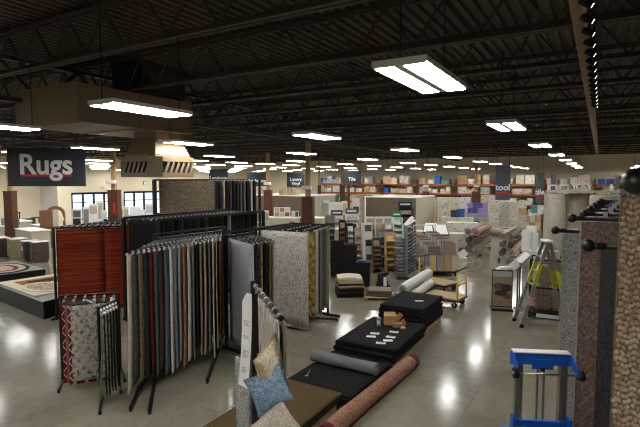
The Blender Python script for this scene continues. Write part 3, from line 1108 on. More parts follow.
def pillow(label, c, size, thick, rot, mat, band=None, tagged=False, piping=None):
    r = thing('throw_pillow', label, 'pillow', c, 0, 'throw pillows')
    r.rotation_euler = rot
    n = 16
    def P(sg):
        def f(i, j):
            u, v = 2 * i / n - 1, 2 * j / n - 1
            pin = 1 - .07 * (1 - abs(u)) * 2 * abs(v) ** 2 if True else 1
            x = u * size / 2 * (1 - .09 * (1 - v * v))
            y = v * size / 2 * (1 - .09 * (1 - u * u))
            h = thick / 2 * (max(0, (1 - u * u)) * max(0, (1 - v * v))) ** .45
            h += .004 * math.sin(7 * u + 3 * v) * (1 - u * u) * (1 - v * v)
            return Vector((x, y, sg * h))
        return f
    m = MB()
    m.grid(P(1), n, n)
    m.grid(P(-1), n, n, flip=True)
    obj('cover', m, mat, r)
    if piping:
        m = MB()
        pts = [P(1)(i, 0) for i in range(n)] + [P(1)(n, j) for j in range(n)] + [P(1)(i, n) for i in range(n, 0, -1)] + [P(1)(0, j) for j in range(n, 0, -1)]
        for a_, b_ in zip(pts, pts[1:] + pts[:1]):
            m.tube(a_, b_, .006, 5)
        obj('piping', m, piping, r)
    if tagged:
        obj('care_tag', MB().box(-.05, .05, -.17, -.07, thick / 2 * .82, thick / 2 * .82 + .03), paper, r)
    return r


gold = rugmat('cream and gold pillow cloth', 'fleck', [rgb(206, 182, 142), rgb(234, 222, 200)], .6, 1)
bluec = rugmat('washed blue pillow cloth', 'weathered', [rgb(92, 122, 150), rgb(128, 158, 182), rgb(168, 190, 204)], 1.6, 1)
knit = rugmat('oatmeal knit', 'fleck', [rgb(166, 150, 134), rgb(206, 194, 180)], 1.2, 6)
PB = (-2.28, 3.42)
def face(elev, az, roll):
    """orientation whose local z looks along azimuth az (from +x) raised by elev"""
    d = Vector((math.cos(az) * math.cos(elev), math.sin(az) * math.cos(elev), math.sin(elev)))
    q = d.to_track_quat('Z', 'Y')
    return (q.to_matrix() @ Matrix.Rotation(roll, 3, 'Z')).to_euler()


CA = math.atan2(-PB[1], -PB[0])
pillow('cream and gold pillow standing on edge above the blue pillow', (-2.31, 3.11, 1.77), .36, .14, face(.1, CA + 1.05, .35), gold, None, True, M('gold piping', rgb(190, 152, 96), .8))
pillow('washed blue pillow leaning on the weathered rug', (-2.26, 3.02, 1.60), .31, .12, face(.25, CA + .1, 1.95), bluec, None, False, M('blue piping', rgb(110, 140, 164), .8))
pillow('oatmeal knit pillow at the bottom edge under the blue pillow', (-2.12, 2.93, 1.30), .38, .14, face(.5, CA + .05, .65), knit, None, False, M('oatmeal piping', rgb(190, 176, 160), .8))
bn = thing('pillow_bin', 'black wire bin holding the pillows below the clip rack', 'bin', (-2.12, 2.92, 0))
m = MB()
for (x, y) in ((-.22, -.22), (.22, -.22), (.22, .22), (-.22, .22)):
    m.tube((x, y, 0), (x, y, 1.16), .008, 6)
for z in (.1, .5, 1.16):
    for a_, b_ in (((-.22, -.22), (.22, -.22)), ((.22, -.22), (.22, .22)), ((.22, .22), (-.22, .22)), ((-.22, .22), (-.22, -.22))):
        m.tube((a_[0], a_[1], z), (b_[0], b_[1], z), .006, 6)
obj('wire_frame', m, black_metal, bn)
obj('base_tray', MB().cbox((0, 0, .1), (.44, .44, .015)), black_metal, bn)

# ---------------------------------------------------------------- mats on pallets along the aisle
def pallet(label, x0, x1, y0, y1, z=.12, group='wooden pallets'):
    r = thing('pallet', label, 'pallet', ((x0 + x1) / 2, (y0 + y1) / 2, 0), 0, group)
    w, d = x1 - x0, y1 - y0
    for k in range(3):
        x = -w / 2 + .05 + k * (w - .1) / 2
        obj('stringer', MB().box(x - .04, x + .04, -d / 2, d / 2, .018, z - .02), wood_pale, r)
    for k in range(6):
        y = -d / 2 + .05 + k * (d - .1) / 5
        obj('deck_board', MB().box(-w / 2, w / 2, y - .05, y + .05, z - .02, z), wood_pale, r)
    for k in range(3):
        y = -d / 2 + .05 + k * (d - .1) / 2
        obj('bottom_board', MB().box(-w / 2, w / 2, y - .05, y + .05, 0, .018), wood_pale, r)
    return r


def slab(w, d, t, sag=.0, seed=0):
    """soft mat with rounded rim"""
    rr = random.Random(seed)
    n = 10
    a, b = rr.uniform(0, 6), rr.uniform(0, 6)
    def f(sg):
        def P(i, j):
            u, v = i / n, j / n
            e = .004 * math.sin(6 * u + a) + .004 * math.sin(7 * v + b)
            return Vector((-w / 2 + w * u, -d / 2 + d * v, sg * t / 2 + (e * sag)))
        return P
    m = MB()
    m.grid(f(1), n, n)
    m.grid(f(-1), n, n, flip=True)
    N_ = n + 1
    edge = [(i, 0) for i in range(n)] + [(n, j) for j in range(n)] + [(i, n) for i in range(n, 0, -1)] + [(0, j) for j in range(n, 0, -1)]
    ids = [j * N_ + i for i, j in edge]
    b2 = N_ * N_
    for k in range(len(ids)):
        p, q = ids[k], ids[(k + 1) % len(ids)]
        m.f.append([b2 + p, b2 + q, q, p]); m.m.append(0); m.sm.append(False)
    return m


def mat_stack(name, noun, x0, x1, y0, y1, z0, n, t, mats, labfn, group, seed, jit=.045):
    rr = random.Random(seed)
    z = z0
    for k in range(n):
        m = slab(x1 - x0, y1 - y0, t, .0 if k < 99 else 1, seed + k)
        o = obj(name, m, mats[k % len(mats)] if k < n - 1 or len(mats) == 1 else mats[-1], None,
                ((x0 + x1) / 2 + rr.uniform(-jit, jit), (y0 + y1) / 2 + rr.uniform(-jit, jit), z + t / 2), rr.uniform(-.02, .02))
        tag(o, labfn(n - 1 - k, n), noun, group)
        z += t + .004
    return z


def pos(k, n):
    return 'topmost' if k == 0 else ('bottom' if k == n - 1 else ORD[k] + ' from the top')


black2 = rugmat('black mat second', 'fleck', [rgb(20, 20, 21), rgb(46, 46, 46)], 1.2, 4)
pallet('pale wooden pallet under the brown coir mats, its end showing at the rolled oriental rug', -4.12, -3.12, 4.15, 5.78)
mat_stack('floor_mat', 'mat', -4.15, -3.12, 4.1, 5.85, .121, 4, .028, [black2, black2, black2, coir],
          lambda k, n: 'brown coir mat lying on top of the nearest pallet stack' if k == 0 else 'black mat %s in the stack under the brown coir mat' % pos(k, n), 'mats on the nearest pallet', 5)
pallet('wooden pallet hidden under the black mats beside the grey roll', -4.1, -3.0, 5.95, 7.4, .1)
mat_stack('floor_mat', 'mat', -4.14, -2.98, 5.92, 7.46, .101, 3, .02, [mat_black, black2],
          lambda k, n: 'black mat %s in the low stack under the grey roll' % pos(k, n), 'mats in the low black stack', 6)
pallet('wooden pallet under the black mats that carry the cardboard box', -4.05, -3.0, 7.6, 9.2)
mat_stack('floor_mat', 'mat', -4.12, -2.96, 7.56, 9.3, .121, 7, .030, [mat_black, black2],
          lambda k, n: 'black mat %s in the stack that carries the cardboard box' % pos(k, n), 'mats in the cardboard box stack', 7)
pallet('pale wooden pallet under the tallest stack of black mats', -4.06, -3.1, 9.55, 10.85)
zt = mat_stack('floor_mat', 'mat', -4.08, -3.1, 9.5, 10.95, .121, 11, .038, [mat_black, black2],
          lambda k, n: 'thick black mat %s in the tallest stack near the yellow cart' % pos(k, n), 'mats in the tallest stack', 8, .025)

# cardboard box, card slips and small bits on the middle stack
ZM = .122 + 7 * .034 - .004 + .001
bxo = thing('cardboard_box', 'small open cardboard box standing on the middle stack of black mats', 'box', (-3.6, 8.95, ZM), .5)
obj('body', MB().box(-.13, .13, -.09, .09, .003, .19), kraft, bxo)
obj('flap', MB().bar((.13, 0, .185), (.21, 0, .12), .17, .004, up=(0, 1, 0)), kraft, bxo)
obj('flap', MB().bar((0, .09, .187), (0, .17, .21), .24, .004), kraft, bxo)
bx2 = thing('cardboard_box', 'flat cardboard tray beside the open box on the black mats', 'box', (-3.42, 8.86, ZM), .7)
obj('body', MB().box(-.1, .1, -.07, .07, .003, .075), kraft, bx2)
obj('flap', MB().bar((.1, 0, .07), (.17, 0, .1), .13, .004, up=(0, 1, 0)), kraft, bx2)
gp = thing('grey_carton', 'narrow grey carton standing beside the cardboard box on the black mats', 'box', (-3.76, 8.72, ZM), .2)
obj('body', MB().cbox((0, 0, .085), (.08, .05, .165), bev=.004), grey_board, gp)
obj('label_patch', MB().box(-.03, .03, -.027, -.0255, .05, .12), paper, gp)
cards = [(-3.63, 8.24, 0.30), (-3.62, 8.04, 0.35), (-3.29, 8.20, 0.10), (-3.26, 7.99, 0.50), (-3.35, 8.51, 0.20), (-3.32, 7.80, 0.30)]
for k, (x, y, r_) in enumerate(cards):
    c = thing('price_card', 'white price card with black band, %s of the cards on the mats' % ORD[k], 'card', (x, y, ZM + .002), r_, 'price cards on the black mats')
    obj('card', MB().box(-.085, .085, -.05, .05, 0, .003), paper, c)
    obj('print_band', MB().box(-.07, .06, .012, .03, .003, .0035), M('dark print', rgb(90, 90, 92), .6), c)
tape = thing('tape_roll', 'small tan roll of tape lying beside the cardboard tray', 'tape', (-3.25, 8.75, ZM + .001), 0)
m = MB()
prof = [(.028, 0), (.05, 0), (.05, .045), (.028, .045)]
m.lathe((0, 0, 0), prof, 16)
obj('ring', m, kraft, tape)
pc = thing('price_card', 'single white card lying crooked on the tallest mat stack', 'card', (-3.42, 10.2, zt + .002), .7)
obj('card', MB().box(-.09, .09, -.05, .05, 0, .003), paper, pc)
obj('print_band', MB().box(-.07, .03, -.02, .02, .003, .0035), grey_board, pc)
ht = thing('hang_tag', 'small round hang tag on a cord lying on the low black mats', 'tag', (-3.95, 6.28, .171), .2)
obj('disc', MB().tube((0, 0, 0), (0, 0, .004), .028, 14), kraft, ht)
obj('cord', MB().bar((0, .02, .002), (-.03, .26, .002), .006, .003), M('pale cord', rgb(190, 180, 160), .8), ht)


def roll(name, label, p, q, r, mat, core=.04, turns=4, group=None, cat='rug roll', spiral=True, endmat=None):
    """rolled rug between two end centres: spiral wound body with a loose flap"""
    p, q = Vector(p), Vector(q)
    L = (q - p).length
    root = thing(name, label, cat, p, 0, group)
    d = (q - p).normalized()
    root.rotation_euler = d.to_track_quat('X', 'Z').to_euler()
    m = MB()
    n = 26
    def sp(k, rad):
        a = 2 * PI * k / n
        return (rad * math.cos(a), rad * math.sin(a))
    nl = 8
    def P(i, j):
        a = 2 * PI * i / n - PI / 2
        rad = r * (1 - .05 * (i / n)) + .004 * math.sin(5 * j + i)
        return Vector((L * j / nl, rad * math.cos(a), rad * math.sin(a)))
    m.grid(P, n, nl)
    for x, fl in ((0, 1), (L, 0)):
        st = turns * 16
        for k in range(st):
            a0, a1 = 2 * PI * k / 16 - PI / 2, 2 * PI * (k + 1) / 16 - PI / 2
            ra, rb = core + (r * .955 - core) * k / st, core + (r * .955 - core) * (k + 1) / st
            tt = (r - core) / turns * .8
            def ringpt(a, rad, dx):
                return (x + dx, rad * math.cos(a), rad * math.sin(a))
            dx = .006 if x == 0 else -.006
            vs = [ringpt(a0, ra, dx), ringpt(a1, rb, dx), ringpt(a1, rb + tt, dx), ringpt(a0, ra + tt, dx)]
            m.add(vs, [(0, 1, 2, 3) if fl else (3, 2, 1, 0)], 1)
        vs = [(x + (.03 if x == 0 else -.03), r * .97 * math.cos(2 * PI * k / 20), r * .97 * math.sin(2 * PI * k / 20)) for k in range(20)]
        m.add(vs, [tuple(range(20))], 2)  # dark disc set into each end, shade between turns put into its colour
    obj('wound_body', m, [mat, endmat or mat, M('roll end shade disc', rgb(60, 50, 42), .9)], root)
    t = MB().tube((.01, 0, 0), (L - .01, 0, 0), core * .8, 12)
    obj('core', t, kraft, root)
    return root


ori = rugmat('oriental rug back', 'axial', [rgb(70, 62, 66), rgb(150, 130, 104), rgb(176, 156, 126), rgb(150, 92, 82), rgb(112, 52, 52), rgb(166, 140, 112)], 1.0, 8)
rl = roll('rug_roll', 'long rolled red and beige oriental rug lying on the floor along the mats', (-2.86, 4.95, .125), (-2.74, 7.88, .125), .122, ori, .03, 4)
endb = M('red rug border', rgb(96, 34, 38), .95, 0, .3, 40)
for x in (.0, 2.80):
    m = MB()
    m.lathe((x, 0, 0), [(.118, 0), (.1255, .01), (.1255, .11), (.118, .12)], 26, axis='x')
    obj('red_border', m, endb, rl)
roll('mat_roll', 'short grey roll of matting lying across the low black mats', (-4.2, 6.88, .17 + .1), (-2.98, 6.86, .17 + .1), .098, M('grey matting', rgb(120, 122, 124), .9, 0, .15, 60), .05, 3)

# ---------------------------------------------------------------- yellow carts with wrapped rolls
def cart(label, c, rz, two):
    r = thing('platform_cart', label, 'cart', c, rz, 'yellow platform carts')
    L, w = (.96, .72)
    m = MB().box(-L / 2, L / 2, -w / 2, w / 2, .22, .26)
    obj('wood_deck', m, wood_pale, r)
    m = MB()
    for y in (-w / 2, w / 2 - .04):
        m.box(-L / 2, L / 2, y, y + .04, .17, .22)
    for x in (-L / 2, L / 2 - .04):
        m.box(x, x + .04, -w / 2 + .04, w / 2 - .04, .17, .22)
    obj('steel_frame', m, black_metal, r)
    for x in (-L / 2 + .12, L / 2 - .12):
        for y in (-w / 2 + .08, w / 2 - .08):
            wh = obj('caster', MB().tube((x, y - .02, .075), (x, y + .02, .075), .075, 14), black_rubber, r)
            f = MB()
            f.box(x - .02, x + .02, y - .032, y - .025, .06, .17)
            f.box(x - .02, x + .02, y + .025, y + .032, .06, .17)
            obj('fork', f, chrome, wh)
    for x in ((L / 2 - .03,) if not two else (-L / 2 + .03, L / 2 - .03)):
        m = MB()
        for y in (-w / 2 + .03, w / 2 - .03):
            m.tube((x, y, .2), (x, y, .98), .022, 10)
        m.tube((x, -w / 2 + .03, .6), (x, w / 2 - .03, .6), .018, 10)
        obj('handle_frame', m, yellow, r)
        obj('handle_board', MB().cbox((x, 0, 1.0), (.07, w + .08, .05), bev=.01), M('worn handle board', rgb(112, 90, 68), .7, 0, .3, 20), r)
    return r


CA_ = (-3.5, 12.4)
cart('yellow platform cart with a pale wood deck standing out in the aisle', (-3.46, 12.45, 0), -.1, False)
cart('second yellow cart behind the white wrapped rolls, its brown handle bar near the fanned samples', (-4.13, 14.05, 0), PI - .315, False)
wrapm = M('white plastic wrap', rgb(214, 214, 210), .35, 0, .12, 14, bmp=.4, bs=24)
for k, (p, q, lab) in enumerate((((-4.02, 10.98, .36), (-4.10, 13.2, .36), 'white wrapped roll lying lowest beside the yellow cart deck'),
                                ((-4.14, 11.0, .60), (-4.22, 13.4, .61), 'white wrapped roll lying on top of the wrapped pile by the yellow cart'),
                                ((-4.29, 11.05, .36), (-4.38, 13.1, .36), 'white wrapped roll lying at the far side of the wrapped pile'))):
    roll('wrapped_roll', lab, p, q, .125, wrapm, .05, 3, 'white wrapped rolls', 'roll')
blk_ = thing('roll_dolly', 'low black dolly carrying the white wrapped rolls', 'dolly', (-4.24, 12.1, 0))
obj('tray', MB().cbox((0, 0, .2), (.52, 2.0, .05), bev=.01), black_metal, blk_)
for x in (-.2, .2):
    for y in (-.85, .85):
        obj('caster', MB().tube((x - .02, y, .08), (x + .02, y, .08), .08, 14), black_rubber, blk_)
        obj('caster_stem', MB().box(x - .015, x + .015, y - .015, y + .015, .155, .18), chrome, blk_)

# ---------------------------------------------------------------- right side: swing rack of large rugs
sw = thing('swing_rug_rack', 'black wall rack with ball ended arms holding large rugs at the right', 'rug rack', (1.7, 5, 0))
posts(sw, [(1.72, 3.0), (1.72, 6.0), (1.72, 8.2)], 3.3, .09)
obj('top_beam', MB().bar((1.72, 2.9, 3.0), (1.72, 8.3, 3.0), .08, .08), black_metal, sw, world=True)
obj('middle_beam', MB().bar((1.72, 2.9, 2.82), (1.72, 8.3, 2.82), .08, .08), black_metal, sw, world=True)
foot(sw, (1.72, 2.9), (1.0, 2.95), .07)
foot(sw, (1.72, 8.2), (.8, 8.2), .07)
brownr = rugmat('red brown distressed rug', 'damask', [rgb(62, 48, 44), rgb(158, 134, 118), rgb(98, 92, 94), rgb(134, 102, 88), rgb(56, 52, 54), rgb(150, 134, 122)], 2.6, 14)
damg = rugmat('grey damask rug', 'damask', [rgb(70, 72, 76), rgb(168, 166, 160), rgb(120, 120, 122), rgb(196, 192, 184)], 2.0, 15)
chr_ = rugmat('charcoal flatweave rug', 'fleck', [rgb(38, 38, 38), rgb(58, 58, 57)], 1.2, 16)
for (x, y, z, w, mat, lab, t) in ((.02, 4.07, 2.79, 1.6, chr_, 'charcoal flatweave rug edge hung just beyond the burlap rug', .02),
                                 (-.17, 5.93, 2.86, 1.8, brownr, 'red brown distressed rug hung on the swing rack', .016),
                                 (-.36, 6.30, 2.68, 1.9, damg, 'grey and ivory damask rug hung behind the red brown rug', .016)):
    arm(sw, (x - .085, y), (1.72, y), z + .02, 'ball', .024)
    hang(lab, (x, y), (x + w - .05, y), z - .012, min(z - .1, 2.66), mat, t, .008, .4, 0, 'large rugs on the swing rack', None, M('pale binding tape', rgb(170, 160, 146), .9) if y > 5 else None)
for k, (x, y, z) in enumerate(((-.16, 6.75, 2.88), (-.10, 7.0, 2.92), (-.06, 7.25, 2.95), (-.02, 7.55, 2.97), (.02, 7.85, 2.99))):
    arm(sw, (x, y), (1.72, y), z, 'ball', .026)
    for j in range(3):
        obj('chrome_clip', MB().box(x + .2 + .17 * j, x + .25 + .17 * j, y - .03, y + .03, z - .035, z + .035), chrome, sw, world=True)
obj('yellow_tag', MB().box(.06, .14, 6.70, 6.704, 2.77, 2.85), yellow, sw, world=True)

# near burlap rug of chunky loops
near = thing('swing_rug_rack', 'thick black rack arm out of focus at the top right corner', 'rack arm', (.5, 1.95, 3.29))
m = MB().tube((.05, 1.885, 3.292), (1.72, 2.55, 3.292), .022, 12)
obj('arm_tube', m, black_metal, near, world=True)
m = MB()
prof = [(.044 * math.sin(PI * (k + .15) / 10.3), -.044 * math.cos(PI * (k + .15) / 10.3)) for k in range(11)]
m.lathe((0, 0, 0), prof, 16, X=Matrix.Translation(Vector((.10, 1.83, 3.295))))
obj('ball_end', m, black_plastic, near, world=True)
obj('upright', MB().bar((1.74, 2.55, 0), (1.74, 2.55, 3.4), .09, .09), black_metal, near, world=True)


def burlap_mat():
    m, t, p = nt('jute and wool loops')
    vec = coords(t)
    n1 = noise(t, vec, 38, 3, .6)
    n2 = noise(t, vec, 300, 2)
    col = ramp(t, n1, [(.34, rgb(150, 130, 108)), (.5, rgb(182, 164, 140)), (.66, rgb(204, 190, 168))])
    col = mix(t, .5, col, ramp(t, n2, [(.3, (.6, .55, .5, 1)), (.7, (1, 1, 1, 1))]), 'MULTIPLY')
    t.links.new(col, p.inputs['Base Color'])
    p.inputs['Roughness'].default_value = .95
    p.inputs['Specular IOR Level'].default_value = .1
    bump(t, p, n2, .6, .002)
    return m


def loops(w, h, cw, ch, amp):
    """looped pile as real relief: rows of plump stitches"""
    st = .0027
    nx, nz = int(w / st), int(h / st)
    rr = random.Random(3)
    jit = {}
    def hgt(x, z):
        z = z + .005 * math.sin(x * 130)
        row = int(z / ch)
        xo = x + (cw / 2 if row % 2 else 0) + .004 * math.sin(z * 61 + x * 40)
        c = int(xo / cw)
        k = (row, c)
        if k not in jit:
            jit[k] = (rr.uniform(.6, 1.15), rr.uniform(-.16, .16))
        u = (xo / cw - c) * 2 - 1 + jit[k][1]
        v = (z / ch - row) * 2 - 1
        return amp * jit[k][0] * max(0, 1 - u * u) ** .75 * max(0, 1 - v * v) ** .8
    m = MB()
    m.grid(lambda i, j: Vector((w * i / nx + (.004 * math.sin(j * .11) if i == 0 else 0), -hgt(w * i / nx, h * j / nz), -h * j / nz)), nx, nz)
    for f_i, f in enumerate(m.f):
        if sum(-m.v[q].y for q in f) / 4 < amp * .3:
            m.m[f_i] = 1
    return m


bl = thing('hanging_rug', 'chunky looped burlap coloured rug very close at the right edge of the picture', 'rug', (.062, 1.89, 3.265), math.atan2(.665, 1.675) , 'large rugs on the swing rack')
m = loops(.42, 1.0, .0155, .021, .011)
jute = burlap_mat()
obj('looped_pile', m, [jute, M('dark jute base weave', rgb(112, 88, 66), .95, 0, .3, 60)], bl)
obj('backing', sheet(1.5, 2.4, .006, .003, 0, 0).box(.43, 1.5, -.012, -.003, -2.4, 0), M('jute backing', rgb(120, 98, 76), .95, 0, .2, 40), bl, (0, .006, 0))

# ---------------------------------------------------------------- blue material lift
lift = thing('material_lift', 'blue hand winch material lift with aluminium masts and black wheels', 'material lift', (-.445, 5.07, 0), YAW - .12)
lift.scale = (1, 1, .965)
hw = .21
for s in (-1, 1):
    m = MB()
    m.cbox((s * hw, 0, .85), (.075, .05, 1.5), bev=.006)
    m.box(s * hw - .012, s * hw + .012, -.03, -.025, .12, 1.58)
    obj('mast', m, alu, lift)
    lg = MB().bar((s * (hw + .03), .05, .1), (s * (hw + .12), -.95, .07), .06, .07)
    obj('leg', lg, blue_paint, lift)
    obj('caster', MB().tube((s * (hw + .12) - .02, -.92, .05), (s * (hw + .12) + .02, -.92, .05), .05, 14), black_rubber, lift)
    br = MB()
    X = Matrix(((1, 0, 0, 0), (0, 0, 1, 0), (0, 1, 0, 0), (0, 0, 0, 1)))
    pr = [(-.02, 1.5), (-.02, 1.64), (.05, 1.64), (.05, 1.58), (-.26, 1.46), (-.26, 1.5)]
    vs = [(s * (hw + .055), y, z) for y, z in [(.06, 1.64), (.06, 1.5), (-.05, 1.54), (-.19, 1.49), (-.22, 1.51), (-.19, 1.57), (-.04, 1.64)]]
    vs2 = [(v[0] + s * .014, v[1], v[2]) for v in vs]
    n = len(vs)
    br.add(vs + vs2, [tuple(range(n)), tuple(reversed(range(n, 2 * n)))] + [(i, n + i, n + (i + 1) % n, (i + 1) % n) for i in range(n)])
    obj('end_bracket', br, blue_paint, lift)
    wh = obj('top_wheel', MB().tube((s * (hw + .085) - .022, -.20, 1.51), (s * (hw + .085) + .022, -.20, 1.51), .05, 18), black_rubber, lift)
    obj('hub', MB().tube((s * (hw + .085) - .028, -.20, 1.51), (s * (hw + .085) + .028, -.20, 1.51), .018, 10), chrome, wh)
m = MB()
m.box(-hw - .05, hw + .05, -.045, -.035, 1.54, 1.645)
m.box(-hw - .05, hw + .05, -.045, .06, 1.637, 1.645)
m.box(-.10, .10, -.055, -.045, 1.5, 1.6)
obj('top_channel', m, blue_paint, lift)
obj('top_plate', MB().cbox((0, .02, 1.655), (hw * 2 + .12, .1, .016), bev=.004), white_paint, lift)
obj('axle', MB().tube((-hw - .1, -.20, 1.51), (hw + .1, -.20, 1.51), .009, 8), chrome, lift)
for x in (-.03, .03):
    obj('inner_rail', MB().cbox((x, .0, .85), (.018, .03, 1.38), bev=.003), alu, lift)
obj('pulley', MB().tube((-.02, -.03, 1.5), (.02, -.03, 1.5), .03, 14), black_plastic, lift)
obj('cross_bar', MB().cbox((0, -.03, .92), (hw * 2 + .1, .05, .07), bev=.006), blue_paint, lift)
for s in (-1, 1):
    obj('bar_tab', MB().cbox((s * (hw + .055), -.05, .93), (.03, .1, .14), bev=.005), blue_paint, lift)
obj('base_frame', MB().cbox((0, .03, .1), (hw * 2 + .16, .08, .1), bev=.008), blue_paint, lift)
wn = obj('winch', MB().tube((-.14, -.12, .8), (.1, -.12, .8), .05, 14), blue_paint, lift)
obj('crank_handle', MB().tube((.1, -.12, .8), (.2, -.12, .8), .01, 8).tube((.2, -.12, .8), (.2, -.3, .9), .01, 8), black_metal, wn)
obj('winch_plate', MB().box(-.14, .1, -.08, -.055, .76, .9), blue_paint, lift)
obj('fork_arm', MB().bar((-.36, -.1, .85), (-.36, -.6, .85), .05, .05).box(-.385, -.235, -.09, -.04, .83, .88), blue_paint, lift)

# ---------------------------------------------------------------- three upright carpet rolls with a board on top
crl = [((-.97, 13.4), 'grey beige upright carpet roll nearest the aisle, behind the step ladder', foam), ((-.45, 13.75), 'tan upright carpet roll in the middle of the three', M('tan carpet pile', rgb(166, 154, 134), .95, 0, .2, 14, bmp=.6, bs=140)),
       ((.10, 12.75), 'grey upright carpet roll behind the ball ended arms', M('warm grey carpet pile', rgb(168, 158, 142), .95, 0, .2, 14, bmp=.6, bs=140))]
for (x, y), lab, mt in crl:
    r = thing('carpet_roll', lab, 'carpet roll', (x, y, 0), 0, 'upright carpet rolls')
    m = MB()
    rb = .31 if x > 0 else .26
    m.lathe((0, 0, 0), [(rb - .01, 0), (rb, .03), (rb, 2.93), (rb - .01, 2.96)], 32)
    m.prism([(.25 * math.cos(a), .25 * math.sin(a)) for a in (0, .3, .6)] + [(.28 * math.cos(.6), .28 * math.sin(.6)), (.28 * math.cos(.2), .28 * math.sin(.2))], .0, 2.95)
    obj('pile_body', m, mt, r)
    obj('core', MB().tube((0, 0, 2.9), (0, 0, 2.985), .06, 14), kraft, r)
shelf = thing('top_board', 'long cream board lying across the tops of the three carpet rolls', 'shelf board', (-.42, 13.5, 2.985))
X = Matrix.Rotation(math.radians(8), 4, 'Z')
obj('board', MB().cbox((.1, .02, .03), (1.75, .5, .055), X=X, bev=.006), cream_board, shelf)
def on_board(t, d=0.0):
    v = X @ Vector((t, .02 + d, 0))
    return (-.42 + v.x, 13.5 + v.y, 3.044)
def stool_shape():
    m = MB()
    m.box(-.12, .12, -.05, .05, .10, .14)
    for sx in (-.1, .1):
        m.box(sx - .02, sx + .02, -.04, .04, 0, .10)
    return m
for k, (t, lab) in enumerate(((-.62, 'low white wooden riser at the aisle end of the board on the carpet rolls'), (-.36, 'low white wooden riser second along the board on the carpet rolls'))):
    r = thing('riser', lab, 'riser', on_board(t), .55)
    obj('bench', stool_shape(), white_paint, r)
lt = thing('stacked_letters', 'cluster of white cut-out letters standing on the board over the middle roll', 'letters', on_board(.02), .3)
for k, ch in enumerate('YORY'):
    text('letter', ch, .2, white_paint, lt, (-.17 + .115 * k, -.01 * k, .075), (PI / 2, 0, 0), .02, .004)
hatp = tag(obj('brown_basket', MB().lathe((0, 0, 0), [(.05, 0), (.085, .02), (.09, .06), (.06, .09)], 18), M('wicker brown', rgb(92, 66, 44), .8, 0, .3, 60), None, on_board(.40)), 'small brown basket on the board between the letters and the white bottle', 'basket')
bt = thing('spray_bottle', 'white bottle with a dark cap standing on the board over the farthest roll', 'bottle', on_board(.66))
obj('body', MB().lathe((0, 0, 0), [(.04, 0), (.045, .01), (.045, .11), (.018, .15), (.018, .165)], 16), white_paint, bt)
obj('cap', MB().lathe((0, 0, .165), [(.022, 0), (.022, .04), (.012, .05)], 12), black_plastic, bt)

# ---------------------------------------------------------------- step ladder
lemon = M('lemon yellow fibreglass', rgb(206, 200, 44), .5, 0, .1)
ld = thing('step_ladder', 'aluminium step ladder with yellow rail sections standing open by the wire cage', 'ladder', (-1.0, 11.75, 0), math.radians(26))
LH = 1.92
for sy in (-.22, .22):
    for sx, nm in ((-.58, 'front_rail'), (.5, 'rear_rail')):
        a_, b_ = Vector((sx, sy * 1.15, .02)), Vector((.02 * (1 if sx > 0 else -1), sy * .6, LH))
        o = obj(nm, MB().bar(a_, b_, .034, .075, up=(1, 0, 0)), alu, ld)
        lo_, hi_ = (.50, .74) if sx < 0 else (.42, .66)
        obj('yellow_section', MB().bar(a_.lerp(b_, lo_), a_.lerp(b_, hi_), .040, .081, up=(1, 0, 0)), lemon, o)
        obj('rubber_foot', MB().bar(a_ - Vector((0, 0, .02)), a_.lerp(b_, .03), .045, .085, up=(1, 0, 0)), black_rubber, o)
        if sx < 0 and sy < 0:
            obj('red_sticker', MB().bar(a_.lerp(b_, .26), a_.lerp(b_, .36), .0415, .082, up=(1, 0, 0)), M('red and white sticker', rgb(206, 84, 84), .5, 0, .5, 60, c2=rgb(235, 225, 220)), o)
for k in range(5):
    f = .16 + .165 * k
    x = -.58 + (.56) * f
    yy = .22 * (1.15 - .55 * f)
    obj('tread', MB().cbox((x + .02, 0, LH * f), (.095, yy * 2, .022), bev=.004), alu, ld)
for f in (.2, .5, .75):
    x = .5 - .48 * f
    yy = .22 * (1.15 - .55 * f)
    obj('rear_brace', MB().bar((x, -yy, LH * f), (x, yy, LH * f), .02, .03), alu, ld)
obj('top_cap', MB().cbox((0, 0, LH + .015), (.17, .36, .05), bev=.012), white_paint, ld)
obj('spreader', MB().bar((-.235, -.19, 1.15), (.2, -.19, 1.15), .012, .03), alu, ld)
obj('pail_shelf', MB().cbox((.12, 0, 1.36), (.3, .34, .025), bev=.004), alu, ld)

# ---------------------------------------------------------------- black wire cage with panels, sign boxes
cg = thing('wire_cage', 'black wire display cage holding tan sample panels behind the step ladder', 'display cage', (-.9, 12.64, 0), math.radians(4))
cw_, cd_, chh = 1.0, .7, 1.42
for sx in (-1, 1):
    for sy in (-1, 1):
        obj('corner_post', MB().cbox((sx * cw_ / 2, sy * cd_ / 2, chh / 2), (.04, .04, chh), bev=.004), black_metal, cg)
def wires(a, b, z0, z1, n, mz):
    m = MB()
    for k in range(n + 1):
        p = lerp(a, b, k / n)
        m.tube((p[0], p[1], z0), (p[0], p[1], z1), .005, 4, caps=False)
    for k in range(mz + 1):
        z = z0 + (z1 - z0) * k / mz
        m.tube((a[0], a[1], z), (b[0], b[1], z), .005, 4, caps=False)
    return m
h2 = (cw_ / 2, cd_ / 2)
obj('front_grid', wires((-h2[0], -h2[1]), (h2[0], -h2[1]), .12, .72, 10, 4), black_metal, cg)
obj('side_grid', wires((-h2[0], -h2[1]), (-h2[0], h2[1]), .1, 1.36, 7, 5), black_metal, cg)
obj('side_grid', wires((h2[0], -h2[1]), (h2[0], h2[1]), .1, 1.36, 7, 5), black_metal, cg)
obj('back_grid', wires((-h2[0], h2[1]), (h2[0], h2[1]), .1, 1.36, 10, 5), black_metal, cg)
